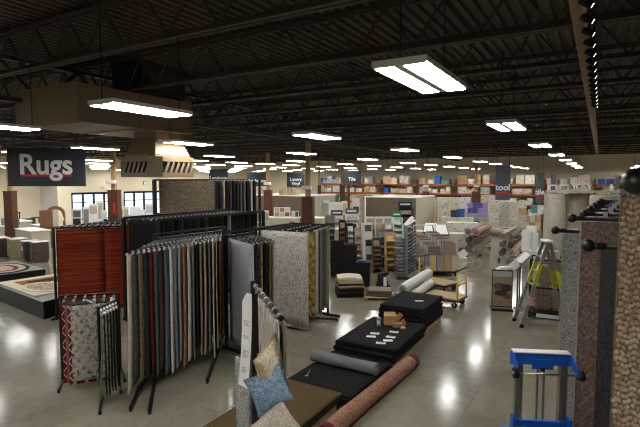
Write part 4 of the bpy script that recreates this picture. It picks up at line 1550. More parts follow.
for z in (.08, .74, 1.4):
    m = MB()
    for s in (-1, 1):
        m.bar((-h2[0], s * h2[1], z), (h2[0], s * h2[1], z), .03, .035)
        m.bar((s * h2[0], -h2[1], z), (s * h2[0], h2[1], z), .03, .035)
    obj('rim', m, black_metal, cg)
obj('shelf', MB().box(-h2[0], h2[0], -h2[1], h2[1], .10, .115), black_metal, cg)
obj('price_strip', MB().box(-.34, .5, -h2[1] - .03, -h2[1] - .02, .03, .12), paper, cg)
tanp = M('tan sample board', rgb(168, 148, 122), .8, 0, .15, 10)
for k, (x, y, w, z0, h, lab) in enumerate(((-.2, .18, .3, .76, .52, 'tan sample panel standing at the aisle end of the cage top tier'), (.2, -.05, .3, .76, .55, 'tan sample panel leaning at the centre of the cage top tier'),
                                         (-.22, .1, .34, .12, .5, 'tan sample panel standing low in the cage behind the ladder treads'), (.16, .1, .34, .12, .5, 'grey tan sample panel standing low at the cage centre'))):
    p = Matrix.Rotation(math.radians(4), 4, 'Z') @ Vector((x, y, 0))
    o = tag(obj('tan_sample', MB().cbox((0, 0, h / 2), (w, .03, h), bev=.004), tanp, None, (-.9 + p.x, 12.64 + p.y, z0), .1 * k), lab, 'sample panel', 'sample panels in the cage')
sb = thing('sign_box', 'white box with grey lettering lying on top of the wire cage', 'box', (-1.02, 12.5, 1.42), .3)
obj('body', MB().cbox((0, 0, .10), (.46, .24, .19), bev=.006), white_card, sb)
obj('printed_lines', MB().box(-.12, .12, -.1225, -.1205, .05, .09), M('grey print', rgb(120, 120, 122), .7), sb)
obj('base_shade', MB().box(-.23, .23, -.12, .12, .003, .012), black_plastic, sb)  # thin black sheet added at the box foot for its contact shade
pp = [(-1.63, 13.14, 1.52, .18, .5, .15, 'pale grey foam board leaning tall behind the sign box'), (-1.50, 13.30, 1.5, .24, .62, -.1, 'white foam board standing tallest behind the sign box'), (-1.40, 13.12, 1.5, .14, .46, .3, 'white box standing between the sign box and the first carpet roll')]
pl_ = thing('display_plinth', 'white plinth carrying the white foam boards behind the wire cage', 'plinth', (-1.80, 13.42, 0), .12)
obj('body', MB().cbox((.28, -.12, .73), (.36, .4, 1.46), bev=.01), white_paint, pl_)
obj('top', MB().cbox((.28, -.12, 1.475), (.40, .44, .03), bev=.005), white_paint, pl_)
for (x, y, z, w, h, r_, lab) in pp:
    o = tag(obj('foam_board', MB().cbox((0, 0, h / 2), (w, .09, h), bev=.006), white_card, None, (x, y + .14, 1.491), r_), lab, 'foam board', 'white boards on the plinth')
# slanted literature panels at the aisle side
sl = thing('slanted_display', 'slanted grey display panel with white sheets along the aisle side of the cage', 'display', (-1.71, 12.90, 0), .40)
obj('panel', MB().bar((-.18, 0, 1.05), (.18, .05, 1.40), .28, .03, up=(0, -.3, 1)), M('pale grey panel', rgb(176, 176, 174), .5, 0, .08), sl)
for sy in (-.08, .1):
    obj('leg', MB().bar((.0, sy, 0), (.0, sy, 1.2), .03, .03), black_metal, sl)
obj('foot', MB().box(-.08, .08, -.12, .14, 0, .02), black_metal, sl)
obj('loose_sheet', MB().bar((-.02, -.025, 1.225), (.2, .005, 1.44), .2, .004, up=(0, -.3, 1)), paper, sl)
# couch poster on a black base
ps = thing('poster_stand', 'poster stand with a photo of dark cushions on a black floor base', 'poster stand', (-2.07, 12.70, 0), math.radians(18))
obj('base', MB().cbox((-.02, -.02, .03), (.52, .44, .06), bev=.01), black_metal, ps)
obj('base_top', MB().cbox((-.02, -.02, .066), (.46, .38, .012), bev=.003), M('mid grey laminate', rgb(112, 112, 112), .5), ps)
obj('board', MB().cbox((-.02, -.1, .55), (.5, .03, .96), bev=.004), black_metal, ps)
art = MB()
art.box(-.25, .21, -.121, -.118, .1, 1.0, 0)
art.box(-.25, .21, -.123, -.121, .86, 1.0, 1)
for (cx_, cz_, rx, rz_, mi) in ((-.1, .62, .14, .09, 2), (.09, .58, .13, .1, 3), (-.05, .44, .16, .08, 3), (.1, .36, .11, .07, 2)):
    pts = [(cx_ + rx * math.cos(2 * PI * k / 14), cz_ + rz_ * math.sin(2 * PI * k / 14)) for k in range(14)]
    yv = -.1235 - .0008 * mi
    pts = [(min(.205, max(-.245, a)), b) for a, b in pts]
    art.add([(a, yv, b) for a, b in pts], [tuple(range(14))], mi)
obj('photo_print', art, [M('poster beige', rgb(150, 132, 118), .4), M('poster pale band', rgb(190, 188, 186), .4), M('poster brown', rgb(104, 84, 74), .4), M('poster dark', rgb(70, 60, 56), .4)], ps)
for k in range(2):
    o = tag(obj('leaflet', MB().cbox((0, 0, .02), (.26, .16, .035), bev=.003), paper, None, (-2.09 + .07 * k, 12.61 + .03 * k, 1.032 + .037 * k), .3 + .4 * k),
            'white leaflet stack lying %s on the poster stand' % ('lower' if k == 0 else 'crooked on top'), 'leaflets')


# ---------------------------------------------------------------- the sales floor beyond
cart_cols = {'white': rgb(210, 207, 196), 'cream': rgb(204, 192, 166), 'kraft': rgb(186, 152, 112), 'tan': rgb(200, 178, 142), 'grey': rgb(160, 160, 160),
             'purple': rgb(84, 66, 142), 'lilac': rgb(148, 132, 182), 'blue': rgb(36, 90, 170), 'teal': rgb(70, 140, 136), 'green': rgb(128, 186, 84),
             'dark': rgb(56, 58, 60), 'red': rgb(150, 60, 50), 'pink': rgb(206, 186, 180)}
tape_m = M('carton tape', rgb(190, 178, 150), .4, 0, .1)
ink = M('carton print', rgb(130, 122, 112), .7, 0, .2)
_cm = {}


def carton(label, x, y, z, w, d, h, rz, colour, group, cat='carton', name='carton'):
    key = (round(w, 3), round(d, 3), round(h, 3), colour)
    if key not in _cm:
        m = MB().cbox((0, 0, h / 2), (w, d, h), 0, None, min(.012, w * .06))
        m.box(-w * .07, w * .07, -d / 2 - .0015, d / 2 + .0015, h * .72, h + .0015, 1)
        m.box(w * .16, w * .34, -d / 2 - .003, -d / 2, h * .22, h * .38, 2)
        m.box(-w * .36, -w * .18, -d / 2 - .003, -d / 2, h * .5, h * .56, 2)
        _cm[key] = mesh_of(name, m, [M('carton ' + colour, cart_cols[colour], .75, 0, .08, 3), tape_m if colour in ('white', 'cream', 'kraft', 'tan', 'pink') else M('carton ' + colour, cart_cols[colour]), ink])
    o = bpy.data.objects.new(name, _cm[key])
    COL.objects.link(o)
    o.location = (x, y, z)
    o.rotation_euler = (0, 0, rz)
    return tag(o, label, cat, group)


rr = random.Random(21)
# --- storage racks along the back of the hall
rust = M('rust painted beam', rgb(150, 78, 44), .55, 0, .15)
RY = 34.6
X0 = -20.6
BAY = 2.9
LV = [1.62, 2.33, 3.02]
tints = ['white', 'white', 'cream', 'cream', 'tan', 'kraft', 'white', 'grey', 'teal', 'white', 'pink', 'blue', 'cream', 'kraft']
for b in range(8):
    x = X0 + b * BAY
    r = thing('storage_rack', 'rust beamed storage rack, %s along the back wall from the Luxury Vinyl sign' % ORD[b], 'storage rack', (x, RY, 0), 0, 'storage racks along the back wall')
    for sx in (.04, BAY - .04):
        m = MB()
        for y in (0, 1.1):
            m.box(sx - .035, sx + .035, y, y + .07, 0, 3.35)
        for k in range(5):
            m.bar((sx, .05, .2 + .6 * k), (sx, 1.12, .5 + .6 * k), .02, .02)
        obj('upright_frame', m, dark_wood, r)
    for z in LV:
        for y in (-.03, 1.12):
            obj('beam', MB().box(.08, BAY - .08, y, y + .05, z - .13, z), rust, r)
        obj('shelf_deck', MB().box(.08, BAY - .08, .02, 1.1, z - .025, z - .005), M('particle board', rgb(176, 150, 112), .8), r)
    for li, z in enumerate(LV):
        xx = .14
        n = 0
        while xx < BAY - .74:
            w = rr.choice([.34, .42, .5, .62])
            h = rr.choice([.3, .38, .46, .5]) if li < 2 else rr.choice([.34, .46, .56, .64])
            c = rr.choice(tints)
            if b == 5 and li == 1 and n == 3:
                c, w = 'green', .62
            carton('%s carton standing %s on the %s shelf of the %s storage rack' % (c, ORD[n], ('lower', 'middle', 'top')[li], ORD[b]), x + xx + w / 2, RY + .3, z, w, .5, h, 0, c, 'cartons on the storage racks')
            xx += w + rr.choice([.03, .05, .2])
            n += 1
    for k in range(3):
        w = .78
        for lv in range(2):
            c = rr.choice(['white', 'cream', 'kraft', 'white'])
            carton('%s carton %s at floor level, %s under the %s storage rack' % (c, 'upper' if lv else 'lower', ORD[k], ORD[b]), x + .55 + k * .9, RY + .3, lv * .68, w, .6, .66, 0, c, 'cartons under the storage racks')


def stack(px, Z, nx, nz, w, h, d, z0, cols, lab, group, rz=YAW * .3, jit=.007, gap=.018):
    bx_, by_, _ = wp(px, Z)
    for iz in range(nz):
        for ix in range(nx):
            c = cols[(ix + iz * 3) % len(cols)]
            u = (ix - (nx - 1) / 2) * (w + gap)
            hh = h
            carton('%s carton %s, %s row up, %s across' % (c, lab, ORD[iz], ORD[ix]), bx_ + u * math.cos(rz) + rr.uniform(-jit, jit), by_ + u * math.sin(rz) + rr.uniform(-jit, jit),
                   z0 + iz * (h + .002), w, d, hh, rz, c, group)


def plat(px, Z, w, d, h, rz, label, mat=None):
    x, y, _ = wp(px, Z)
    r = thing('low_platform', label, 'platform', (x, y, 0), rz)
    obj('top', MB().cbox((0, 0, h - .02), (w, d, .04), bev=.006), mat or wood_pale, r)
    for sx in (-1, 1):
        obj('runner', MB().box(sx * (w / 2 - .08) - .05, sx * (w / 2 - .08) + .05, -d / 2, d / 2, 0, h - .04), mat or wood_pale, r)
    return r


stack(509, 31.5, 4, 3, .38, .56, .5, .181, ['white'], 'in the block beside the grey banner', 'white carton block by the banner', .15, .0)
plat(509, 31.5, 1.7, .7, .18, .25, 'pale platform under the white carton block by the banner', white_paint)
stack(454, 28.7, 3, 4, .62, .56, .5, .0, ['white', 'cream', 'white'], 'piled behind the long white counter', 'cartons behind the white counter', .2)
stack(490, 31.2, 2, 4, .55, .57, .5, .0, ['white', 'cream'], 'piled between purple boxes and banner', 'cartons beside the purple boxes', .2)
stack(478, 27, 4, 2, .27, .29, .4, 1.42, ['purple', 'purple', 'lilac', 'lilac'], 'boxed set', 'purple boxes', .2, 0, .006)
stack(478, 27, 2, 2, .54, .22, .45, .975, ['lilac', 'grey'], 'under the purple boxes', 'lilac cartons under the purple boxes', .2, 0)
stack(480, 27, 2, 2, .6, .42, .6, .0, ['kraft', 'tan'], 'at the base of the purple boxes', 'kraft cartons under the purple boxes', .2, 0)
stack(461, 26.2, 1, 1, .42, .45, .42, 1.26, ['blue'], 'standing beside the purple boxes', None, .2)
stack(455, 26.2, 1, 1, .4, .38, .42, 1.26, ['dark'], 'standing beside the blue carton', None, .2)
stack(458, 26.2, 3, 2, .55, .6, .5, .05, ['white'], 'carrying the blue and dark cartons', 'white cartons under the blue carton', .2)
stack(463, 23.6, 3, 1, .48, .42, .7, .78, ['white'], 'on the long white block behind the roll rack', 'white cartons on the long block', .3, 0)
stack(456, 22.8, 2, 1, .8, .66, .8, .1, ['white'], 'at floor level behind the roll rack', 'white cartons behind the roll rack', .3, 0)
stack(466, 24.4, 2, 1, .75, .74, .6, .02, ['white'], 'under the long white block', 'white cartons under the long block', .3, 0)
stack(523, 27.5, 1, 5, .4, .42, .4, .0, ['white', 'kraft', 'pink', 'cream'], 'in the single column right of the white block', 'cartons in the column by the banner', .2)
stack(530, 28.5, 4, 2, .3, .42, .4, .35, ['tan', 'white', 'kraft', 'cream'], 'in the striped row at the rack foot', 'cartons at the rack foot', .15, .01)
stack(541, 29.5, 3, 1, .34, .5, .4, 1.23, ['teal', 'white', 'white'], 'on the striped row below the second banner', 'cartons below the second banner', .15, .01)
plat(541, 29.5, 1.2, .6, 1.22, .15, 'white plinth under the teal carton row below the second banner', white_paint)
plat(530, 28.5, 1.4, .6, .34, .15, 'pale platform under the striped carton row')
stack(555, 28, 2, 3, .42, .45, .4, .05, ['kraft', 'white', 'dark'], 'piled left of the upright carpet rolls', 'cartons by the carpet rolls', .15)
stack(427, 33, 2, 4, .62, .5, .5, .05, ['kraft', 'cream', 'tan'], 'piled behind the free standing booth', 'cartons behind the booth', .15)
stack(400, 33.5, 3, 4, .62, .55, .5, .05, ['kraft', 'cream', 'tan', 'kraft'], 'stacked far behind the booth roof', 'kraft cartons far behind the booth', .15)
stack(368, 33, 3, 4, .62, .56, .5, .05, ['cream', 'kraft', 'tan'], 'piled by the column under the Tile sign', 'cartons by the Tile sign column', .15)
x, y, _ = wp(490, 29.0)
x2, y2, _ = wp(529, 25.9)
roll('carpet_roll', 'long beige carpet roll lying on the floor in front of the carton block', (x, y, .22), (x2, y2, .22), .22, foam, .06, 4, None, 'carpet roll')


# --- banners in the aisle
def banner(px, Z, y0, y1, w, label, word):
    x, y, _ = wp(px, Z)
    zt_ = 3.3 + (180 - y0) / 475 * Z
    zb_ = 3.3 + (180 - y1) / 475 * Z
    r = thing('hanging_banner', label, 'banner', (x, y, (zt_ + zb_) / 2), math.radians(14))
    h = zt_ - zb_
    obj('panel', MB().cbox((0, 0, 0), (w, .04, h), bev=.006), M('grey banner face', rgb(84, 88, 94), .5, 0, .12, 2), r)
    if word:
        text('lettering', word, h * .24, sign_white, r, (0, -.024, -h * .14), (PI / 2, 0, 0), .003, .008)
        obj('underline', MB().box(-w * .42, w * .42, -.026, -.02, -h * .33, -h * .27), sign_red, r)
    for s in (-1, 1):
        obj('wire', MB().tube((s * w * .4, 0, h / 2), (s * w * .4, 0, ZD + .02 - (zt_ + zb_) / 2), .006, 5), black_metal, r)


banner(502.5, 17, 165.5, 200, .50, 'tall grey hanging banner with white lettering and red line nearest over the aisle', 'tool')
banner(539.5, 24, 173, 203, .33, 'second smaller grey hanging banner before the green carton', 'tile')
banner(553, 30, 175, 196, .3, 'third narrow grey hanging banner by the upright carpet rolls', '')


# --- partitions
def booth(label, x0, x1, y0, y1, h, skin, end, name='display_booth'):
    r = thing(name, label, 'booth', ((x0 + x1) / 2, (y0 + y1) / 2, 0))
    t = .1
    obj('front_wall', MB().box(x0, x1, y0, y0 + t, 0, h - .06), skin, r, world=True)
    obj('end_wall', MB().box(x1 - t, x1, y0 + t, y1, 0, h - .06), end, r, world=True)
    obj('end_wall', MB().box(x0, x0 + t, y0 + t, y1, 0, h - .06), end, r, world=True)
    obj('back_wall', MB().box(x0 + t, x1 - t, y1 - t, y1, 0, h - .06), end, r, world=True)
    m = MB().box(x0 - .03, x1 + .03, y0 - .03, y1 + .03, h - .06, h)
    obj('white_cap', m, white_paint, r, world=True)
    obj('corner_trim', MB().box(x0 - .02, x0 + .06, y0 - .02, y0, 0, h - .06), white_paint, r, world=True)
    return r


booth('free standing taupe booth with a cream end wall and white top', -11.75, -8.72, 25.1, 28.6, 2.36, taupe, cream_board)
bL0, bL1 = wp(246, 27), wp(313.5, 25.2)
booth('long taupe booth wall with white ledge behind the brown cased columns', bL0[0], bL1[0], bL1[1], bL1[1] + 2.4, 2.48, taupe, cream_board)


def counter(px, Z, w, d, h, rz, label, name='sales_counter'):
    x, y, _ = wp(px, Z)
    r = thing(name, label, 'counter', (x, y, 0), rz)
    obj('body', MB().cbox((0, 0, (h - .05) / 2), (w, d, h - .05), bev=.01), cream_board, r)
    obj('worktop', MB().cbox((0, 0, h - .025), (w + .08, d + .08, .05), bev=.01), white_paint, r)
    return r


counter(281.5, 22.5, 1.6, .7, 1.55, .25, 'cream counter with white top in front of the taupe booth wall')
counter(317, 23, .6, .7, 1.5, .25, 'short cream counter beside the nearest cased column')
x, y, z = wp(283, 22.6)
def upboard(label, px, Z, z0, w, h, cols, rz=YAW, tilt=0.0, name='sample_board', group=None, cat='sample board', d=.04):
    """framed board of tile or plank samples"""
    x, y, _ = wp(px, Z)
    r = thing(name, label, cat, (x, y, z0), rz, group)
    if tilt:
        r.rotation_euler = (-tilt, 0, rz)
    obj('panel', MB().cbox((0, 0, h / 2), (w, d, h), bev=.004), white_card, r)
    n = len(cols)
    m = MB()
    mats = []
    for k, c in enumerate(cols):
        nx_ = max(1, min(n, int(round(math.sqrt(n * w / h)))))
        nz_ = math.ceil(n / nx_)
        i, j = k % nx_, k // nx_
        a, b = w * .92 / nx_, h * .92 / nz_
        x_ = -w * .46 + i * a
        z_ = h * .04 + j * b
        m.box(x_ + a * .06, x_ + a * .94, -d / 2 - .008, -d / 2, z_ + b * .06, z_ + b * .94, k)
        mats.append(M('sample %d %d %d' % c, rgb(*c), .45, 0, .2, 12))
    obj('samples', m, mats, r)
    return r


upboard('white board of tan and brown tile samples on the cream counter', 282, 22.5, 1.551, .78, .46, [(186, 150, 104), (214, 196, 164), (120, 92, 66), (200, 188, 168), (160, 132, 96), (226, 216, 196)])
upboard('dark grey framed sample board on the cream counter end', 295, 22.3, 1.551, .34, .3, [(210, 208, 204), (70, 70, 70)])
for k, (px, h, c) in enumerate(((276, .32, 'kraft'), (280, .42, 'tan'), (284.5, .36, 'kraft'), (289, .3, 'tan'), (293, .22, 'cream'))):
    x, y, _ = wp(px, 26)
    carton('%s carton with wares on the booth ledge, %s from the tan post' % (c, ORD[4 - k]), x, y + .5, 2.482, .2, .4, h, YAW, c, 'cartons on the booth ledge')
for k, px in enumerate((254, 258.5, 263)):
    x, y, _ = wp(px, 26.6)
    carton('%s carton on the booth ledge, %s from the dark rug edges' % (('kraft', 'white', 'cream')[k], ORD[k]), x, y + .6, 2.482, .22, .4, .4, YAW, ('kraft', 'white', 'cream')[k], 'cartons at the ledge start')
for k, (px, c) in enumerate(((258, (190, 160, 116)), (261.5, (92, 76, 60)), (265, (210, 200, 182)))):
    upboard('%s slanted plank panel leaning before the booth wall' % ('pale', 'dark brown', 'ivory')[k], px, 21.5 + .2 * k, 0.0, .3, 1.9, [c, tuple(max(0, v - 40) for v in c), c, tuple(max(0, v - 25) for v in c)], YAW, .12)

# white door and panel displays right of the booth wall
for k, (px, Z, w, z0, h, cols, lab) in enumerate((
        (321.5, 27, .62, 0, 2.35, [(232, 230, 224), (222, 220, 212)], 'white door panel standing right beside the booth wall'),
        (326, 26, .34, 0, 2.2, [(150, 152, 156), (168, 170, 172)], 'grey door panel standing beside the white door panel'),
        (333, 26, .40, 0, 2.1, [(238, 236, 230), (226, 224, 218)], 'first of two white cabinet door panels near the tan stack'),
        (339, 26, .40, 0, 2.1, [(240, 238, 232), (222, 220, 214)], 'second of two white cabinet door panels near the tan stack'),
        (344.5, 27, .34, 0, 2.1, [(196, 170, 130), (176, 150, 112), (206, 186, 150)], 'tan plank panel beside the white cabinet doors'),
        (356, 29, .44, 0, 2.2, [(228, 226, 222), (60, 60, 62), (228, 226, 222), (70, 70, 72), (228, 226, 222)], 'white panel with dark slots beside the column under the Tile sign'))):
    upboard(lab, px, Z, z0, w, h, cols)
counter(323, 21.2, .5, .5, 1.25, .3, 'small grey white display desk before the grey door panel', 'display_desk')
counter(338.5, 20.6, .8, .5, 1.2, .3, 'white display desk before the white cabinet doors', 'display_desk')


# ---------------------------------------------------------------- sample displays in the middle of the hall
def sample_tower(label, px, Z, w, d, h, rz, n, cols, skin, tilt=.35, header=None, group=None):
    """display with sloping shelves of plank or tile samples between two side panels"""
    x, y, _ = wp(px, Z)
    r = thing('sample_display', label, 'sample display', (x, y, 0), rz, group)
    for s in (-1, 1):
        m = MB()
        pts = [(-d / 2, 0), (d / 2, 0), (d / 2, h), (-d / 2 + d * tilt, h), (-d / 2, h * .35)]
        vs = [(s * w / 2, a, b) for a, b in pts] + [(s * (w / 2 - .025), a, b) for a, b in pts]
        k = len(pts)
        m.add(vs, [tuple(range(k)), tuple(reversed(range(k, 2 * k)))] + [(i, k + i, k + (i + 1) % k, (i + 1) % k) for i in range(k)])
        obj('side_panel', m, skin, r)
    obj('back_panel', MB().box(-w / 2 + .025, w / 2 - .025, d / 2 - .02, d / 2, 0, h), skin, r)
    for k in range(n):
        f = (k + .5) / n
        z = .18 + (h - .3) * f
        yb = -d / 2 + d * tilt * max(0, (z - h * .35) / (h * .65))
        c = cols[k % len(cols)]
        m = MB().bar((0, yb + .02, z - .06), (0, d / 2 - .04, z + .1), w - .07, .035)
        obj('sample_plank', m, M('sample %d %d %d' % c, rgb(*c), .5, 0, .2, 12), r)
    if header:
        obj('header', MB().cbox((0, d / 2 - .03, h + .13), (w, .03, .26), bev=.004), M('header %d %d %d' % header, rgb(*header), .5, 0, .1), r)
        obj('header_text_band', MB().box(-w * .36, w * .36, d / 2 - .05, d / 2 - .045, h + .1, h + .17), white_paint, r)
    return r


# black low panels at the aisle
for k, (px, Z, w, h, lab) in enumerate(((337.5, 15.9, .45, 1.27, 'black low divider panel nearest the page rack'), (350.5, 15.3, .42, 1.22, 'black low divider panel next to the white slotted stand'))):
    x, y, _ = wp(px, Z)
    r = thing('divider_panel', lab, 'divider', (x, y, 0), YAW - .15, 'black divider panels')
    obj('panel', MB().cbox((0, 0, h / 2 + .02), (w, .06, h - .04), bev=.006), black_metal, r)
    for s in (-1, 1):
        obj('foot', MB().cbox((s * w * .35, 0, .01), (.05, .3, .02)), black_metal, r)
x, y, _ = wp(364, 14.7)
r = thing('low_cabinet', 'black low cabinet at the end of the black divider panels', 'cabinet', (x, y, 0), YAW - .15)
obj('body', MB().cbox((0, 0, .38), (.42, .5, .72), bev=.01), black_metal, r)
obj('top', MB().cbox((0, 0, .755), (.46, .54, .03), bev=.004), black_plastic, r)
obj('blue_binder', MB().cbox((-.05, 0, .79), (.26, .3, .03), bev=.004), M('dark blue binder', rgb(40, 52, 130), .5), r)
# stepped wooden tile tower and neighbours
sample_tower('brown tile display with stepped samples behind the black divider panels', 342.5, 18.2, .27, .6, 1.75, YAW, 7, [(168, 136, 116), (186, 156, 136), (150, 120, 102)], black_metal)
sample_tower('white tile display with stepped samples behind the second divider panel', 350.5, 17.8, .27, .6, 1.65, YAW, 7, [(226, 224, 218), (210, 204, 196), (236, 234, 230)], black_metal)
sample_tower('slim beige sample display beside the white slotted stand', 358.5, 17.6, .26, .5, 1.5, YAW, 5, [(196, 172, 148), (206, 188, 166)], M('beige display skin', rgb(204, 182, 160), .6))
upboard('black display board with white lettering above the stepped tile displays', 349, 20, 1.0, .72, .5, [(40, 40, 42), (60, 60, 62)], name='header_board').children
upboard('white slanted stand with dark sample slots beside the tan planks', 369.5, 17.2, 0, .34, 1.75, [(236, 236, 232), (90, 90, 92), (236, 236, 232), (60, 60, 62), (236, 236, 232), (80, 80, 82)], YAW + .4, .12, 'slotted_stand', None, 'sample stand', .2)
sample_tower('tall narrow grey slab display left of the brown tile display', 330, 19.5, .42, .5, 1.85, YAW, 6, [(136, 130, 122), (160, 152, 142), (118, 112, 106)], M('grey display skin', rgb(140, 138, 134), .6))
sample_tower('white framed sample display behind the grey slab display', 337, 22.5, .55, .5, 1.6, YAW, 5, [(210, 206, 198), (120, 116, 110), (188, 180, 170)], white_paint, header=(70, 72, 74))
sample_tower('white sample display with grey header beyond the stepped tiles', 352, 23, .6, .5, 1.65, YAW, 5, [(226, 222, 214), (168, 160, 150), (90, 88, 86)], white_paint, header=(90, 92, 96))
# the three carpet tile boards with plank samples before the free standing booth
for k, (px, top, c, c2, lab) in enumerate(((370.5, None, (178, 152, 134), (146, 116, 90), 'pinkish tan tile board standing first before the taupe booth'),
                                          (379.5, None, (186, 160, 140), (156, 122, 82), 'pinkish tan tile board standing second before the taupe booth'),
                                          (388, None, (170, 166, 168), (196, 188, 176), 'grey lilac tile board standing third before the taupe booth'))):
    tb_ = upboard(lab, px, 22.6, .0, .40, 1.56, [(214, 210, 202), (214, 210, 202), c], name='tile_board')
    sample_tower('%s plank display sloping below the %s tile board' % (('brown', 'honey', 'ivory')[k], ORD[k]), px + 1, 21.4, .34, .5, 1.35, YAW, 6, [c2, tuple(max(0, v - 30) for v in c2), tuple(min(255, v + 18) for v in c2)], M('plank display skin', rgb(196, 186, 172), .6))
sample_tower('green headed sample display right of the grey lilac board', 398, 21.4, .42, .6, 1.6, YAW, 5, [(222, 226, 222), (196, 206, 198), (230, 230, 226)], white_paint, header=(34, 128, 88))
sample_tower('black and green headed display against the taupe booth', 406, 23.6, .70, .5, 1.95, YAW, 5, [(92, 88, 84), (150, 132, 112), (196, 186, 170)], black_metal, header=(28, 44, 40))
sample_tower('honey oak plank display standing low left of the teal rack', 391, 17.2, .36, .6, 1.35, YAW, 5, [(206, 170, 110), (196, 160, 104)], M('honey skin', rgb(206, 176, 124), .6))
sample_tower('slate grey slab display left of the honey oak planks', 382.5, 18, .34, .6, 1.4, YAW, 6, [(96, 98, 100), (124, 126, 128)], M('slate skin', rgb(120, 122, 124), .6))
sample_tower('dark brown curved plank display beside the white slotted stand', 377, 16.8, .3, .6, 1.2, YAW, 6, [(128, 100, 74), (150, 120, 90)], M('dark skin', rgb(70, 58, 46), .6))

# teal fan rack
x, y, _ = wp(406, 15.9)
tr = thing('fan_rack', 'teal pillar rack with many dark slanted sample wings', 'sample rack', (x, y, 0), YAW)
teal = M('teal grey paint', rgb(142, 166, 176), .5, 0, .1)
obj('pillar', MB().cbox((0, 0, .9), (.14, .2, 1.76), bev=.01), teal, tr)
obj('base', MB().cbox((0, 0, .02), (.66, .62, .04), bev=.008), black_metal, tr)
for k in range(13):
    z = .16 + k * .118
    for s in (-1, 1):
        if s < 0 and k > 10:
            continue
        m = MB().bar((s * .08, .0, z), (s * .34, -.05, z + (.16 if s > 0 else -.02)), .5, .022)
        obj('sample_wing', m, M('dark slate wing', rgb(62, 60, 60), .5, 0, .3, 10), tr)
obj('top_sheet', MB().bar((-.02, -.1, 1.80), (.3, -.1, 1.98), .5, .012), paper, tr)
obj('top_sheet', MB().bar((.02, .1, 1.81), (.26, .12, 2.06), .4, .012), paper, tr)

# fanned plank rack on black casters
n0, n1 = Vector(wp(445, 16.1)), Vector(wp(425, 19.4))
ax = math.atan2(n1.y - n0.y, n1.x - n0.x)
FL = (n1 - n0).length
fr_ = thing('plank_rack', 'long rack of fanned brown and grey plank samples on black casters', 'sample rack', ((n0.x + n1.x) / 2, (n0.y + n1.y) / 2, 0), ax)
obj('base', MB().cbox((0, 0, .15), (FL, 1.0, .06), bev=.01), black_metal, fr_)
for k in range(6):
    sx = -FL / 2 + .1 + k * (FL - .2) / 5
    for sy in (-.42, .42):
        obj('caster', MB().tube((sx, sy - .02, .06), (sx, sy + .02, .06), .06, 12), black_rubber, fr_)
        obj('caster_stem', MB().box(sx - .012, sx + .012, sy - .012, sy + .012, .1, .125), chrome, fr_)
pc_ = [(132, 112, 94), (166, 150, 132), (108, 92, 78), (186, 170, 150), (146, 132, 120), (120, 106, 96)]
edge_m = M('pale plank edge', rgb(190, 188, 184), .5, 0, .1)
for row, yy in enumerate((-.26, .26)):
    for k in range(12):
        xx = -FL / 2 + .12 + k * (FL - .5) / 11
        c = pc_[(k * 5 + row * 2) % 6]
        h = (.80 if row else .92) + .12 * (k / 11)
        bm_ = MB().bar((xx, yy, .185), (xx + .26, yy, .185 + h), .44, .035, up=(1, 0, .25))
        obj('plank_board', bm_, M('sample %d %d %d' % c, rgb(*c), .5, 0, .2, 12), fr_)
        obj('board_edge', MB().bar((xx - .002, yy + .23, .185), (xx + .258, yy + .23, .185 + h), .014, .045, up=(1, 0, .25)), edge_m, fr_)
for k, c in enumerate(((186, 176, 160), (176, 146, 108), (160, 146, 128), (196, 184, 166))):
    obj('front_board', MB().bar((-FL / 2 - .02, -.38 + k * .25, .185), (-FL / 2 + .05, -.38 + k * .25, .72), .22, .025, up=(1, 0, .1)), M('sample %d %d %d' % c, rgb(*c), .5, 0, .2, 12), fr_)
obj('end_frame', MB().bar((FL / 2 - .02, -.45, .18), (FL / 2 - .02, -.45, 1.45), .04, .04).bar((FL / 2 - .02, .45, .18), (FL / 2 - .02, .45, 1.45), .04, .04).bar((FL / 2 - .02, -.47, 1.45), (FL / 2 - .02, .47, 1.45), .04, .04), white_paint, fr_)
# desk with tilted sample cases behind the fanned rack
counter(424, 22, .6, .6, .95, .5, 'pale counter behind the far end of the fanned plank rack', 'display_desk')
for k, (px, Z, rz, lab) in enumerate(((441, 20.2, .5, 'open sample case with a white face tilted toward the aisle'), (431, 21.0, .2, 'second open sample case with a white face behind the fanned planks'))):
    x, y, _ = wp(px, Z)
    r = thing('sample_case', lab, 'sample case', (x, y, 0), rz, 'tilted sample cases')
    obj('case_back', MB().bar((0, -.28, .98), (0, .28, 1.35), .62, .05), black_metal, r)
    obj('white_face', MB().bar((0, -.27, 1.013), (0, .26, 1.366), .55, .012), paper, r)
    for s in (-1, 1):
        obj('leg', MB().bar((s * .25, .1, 0), (s * .25, .1, 1.2), .03, .03), black_metal, r)
x, y, _ = wp(449, 21.4)
carton('white carton standing on the floor behind the tilted sample cases', x, y, 0, .9, .6, .9, .3, 'white', None)

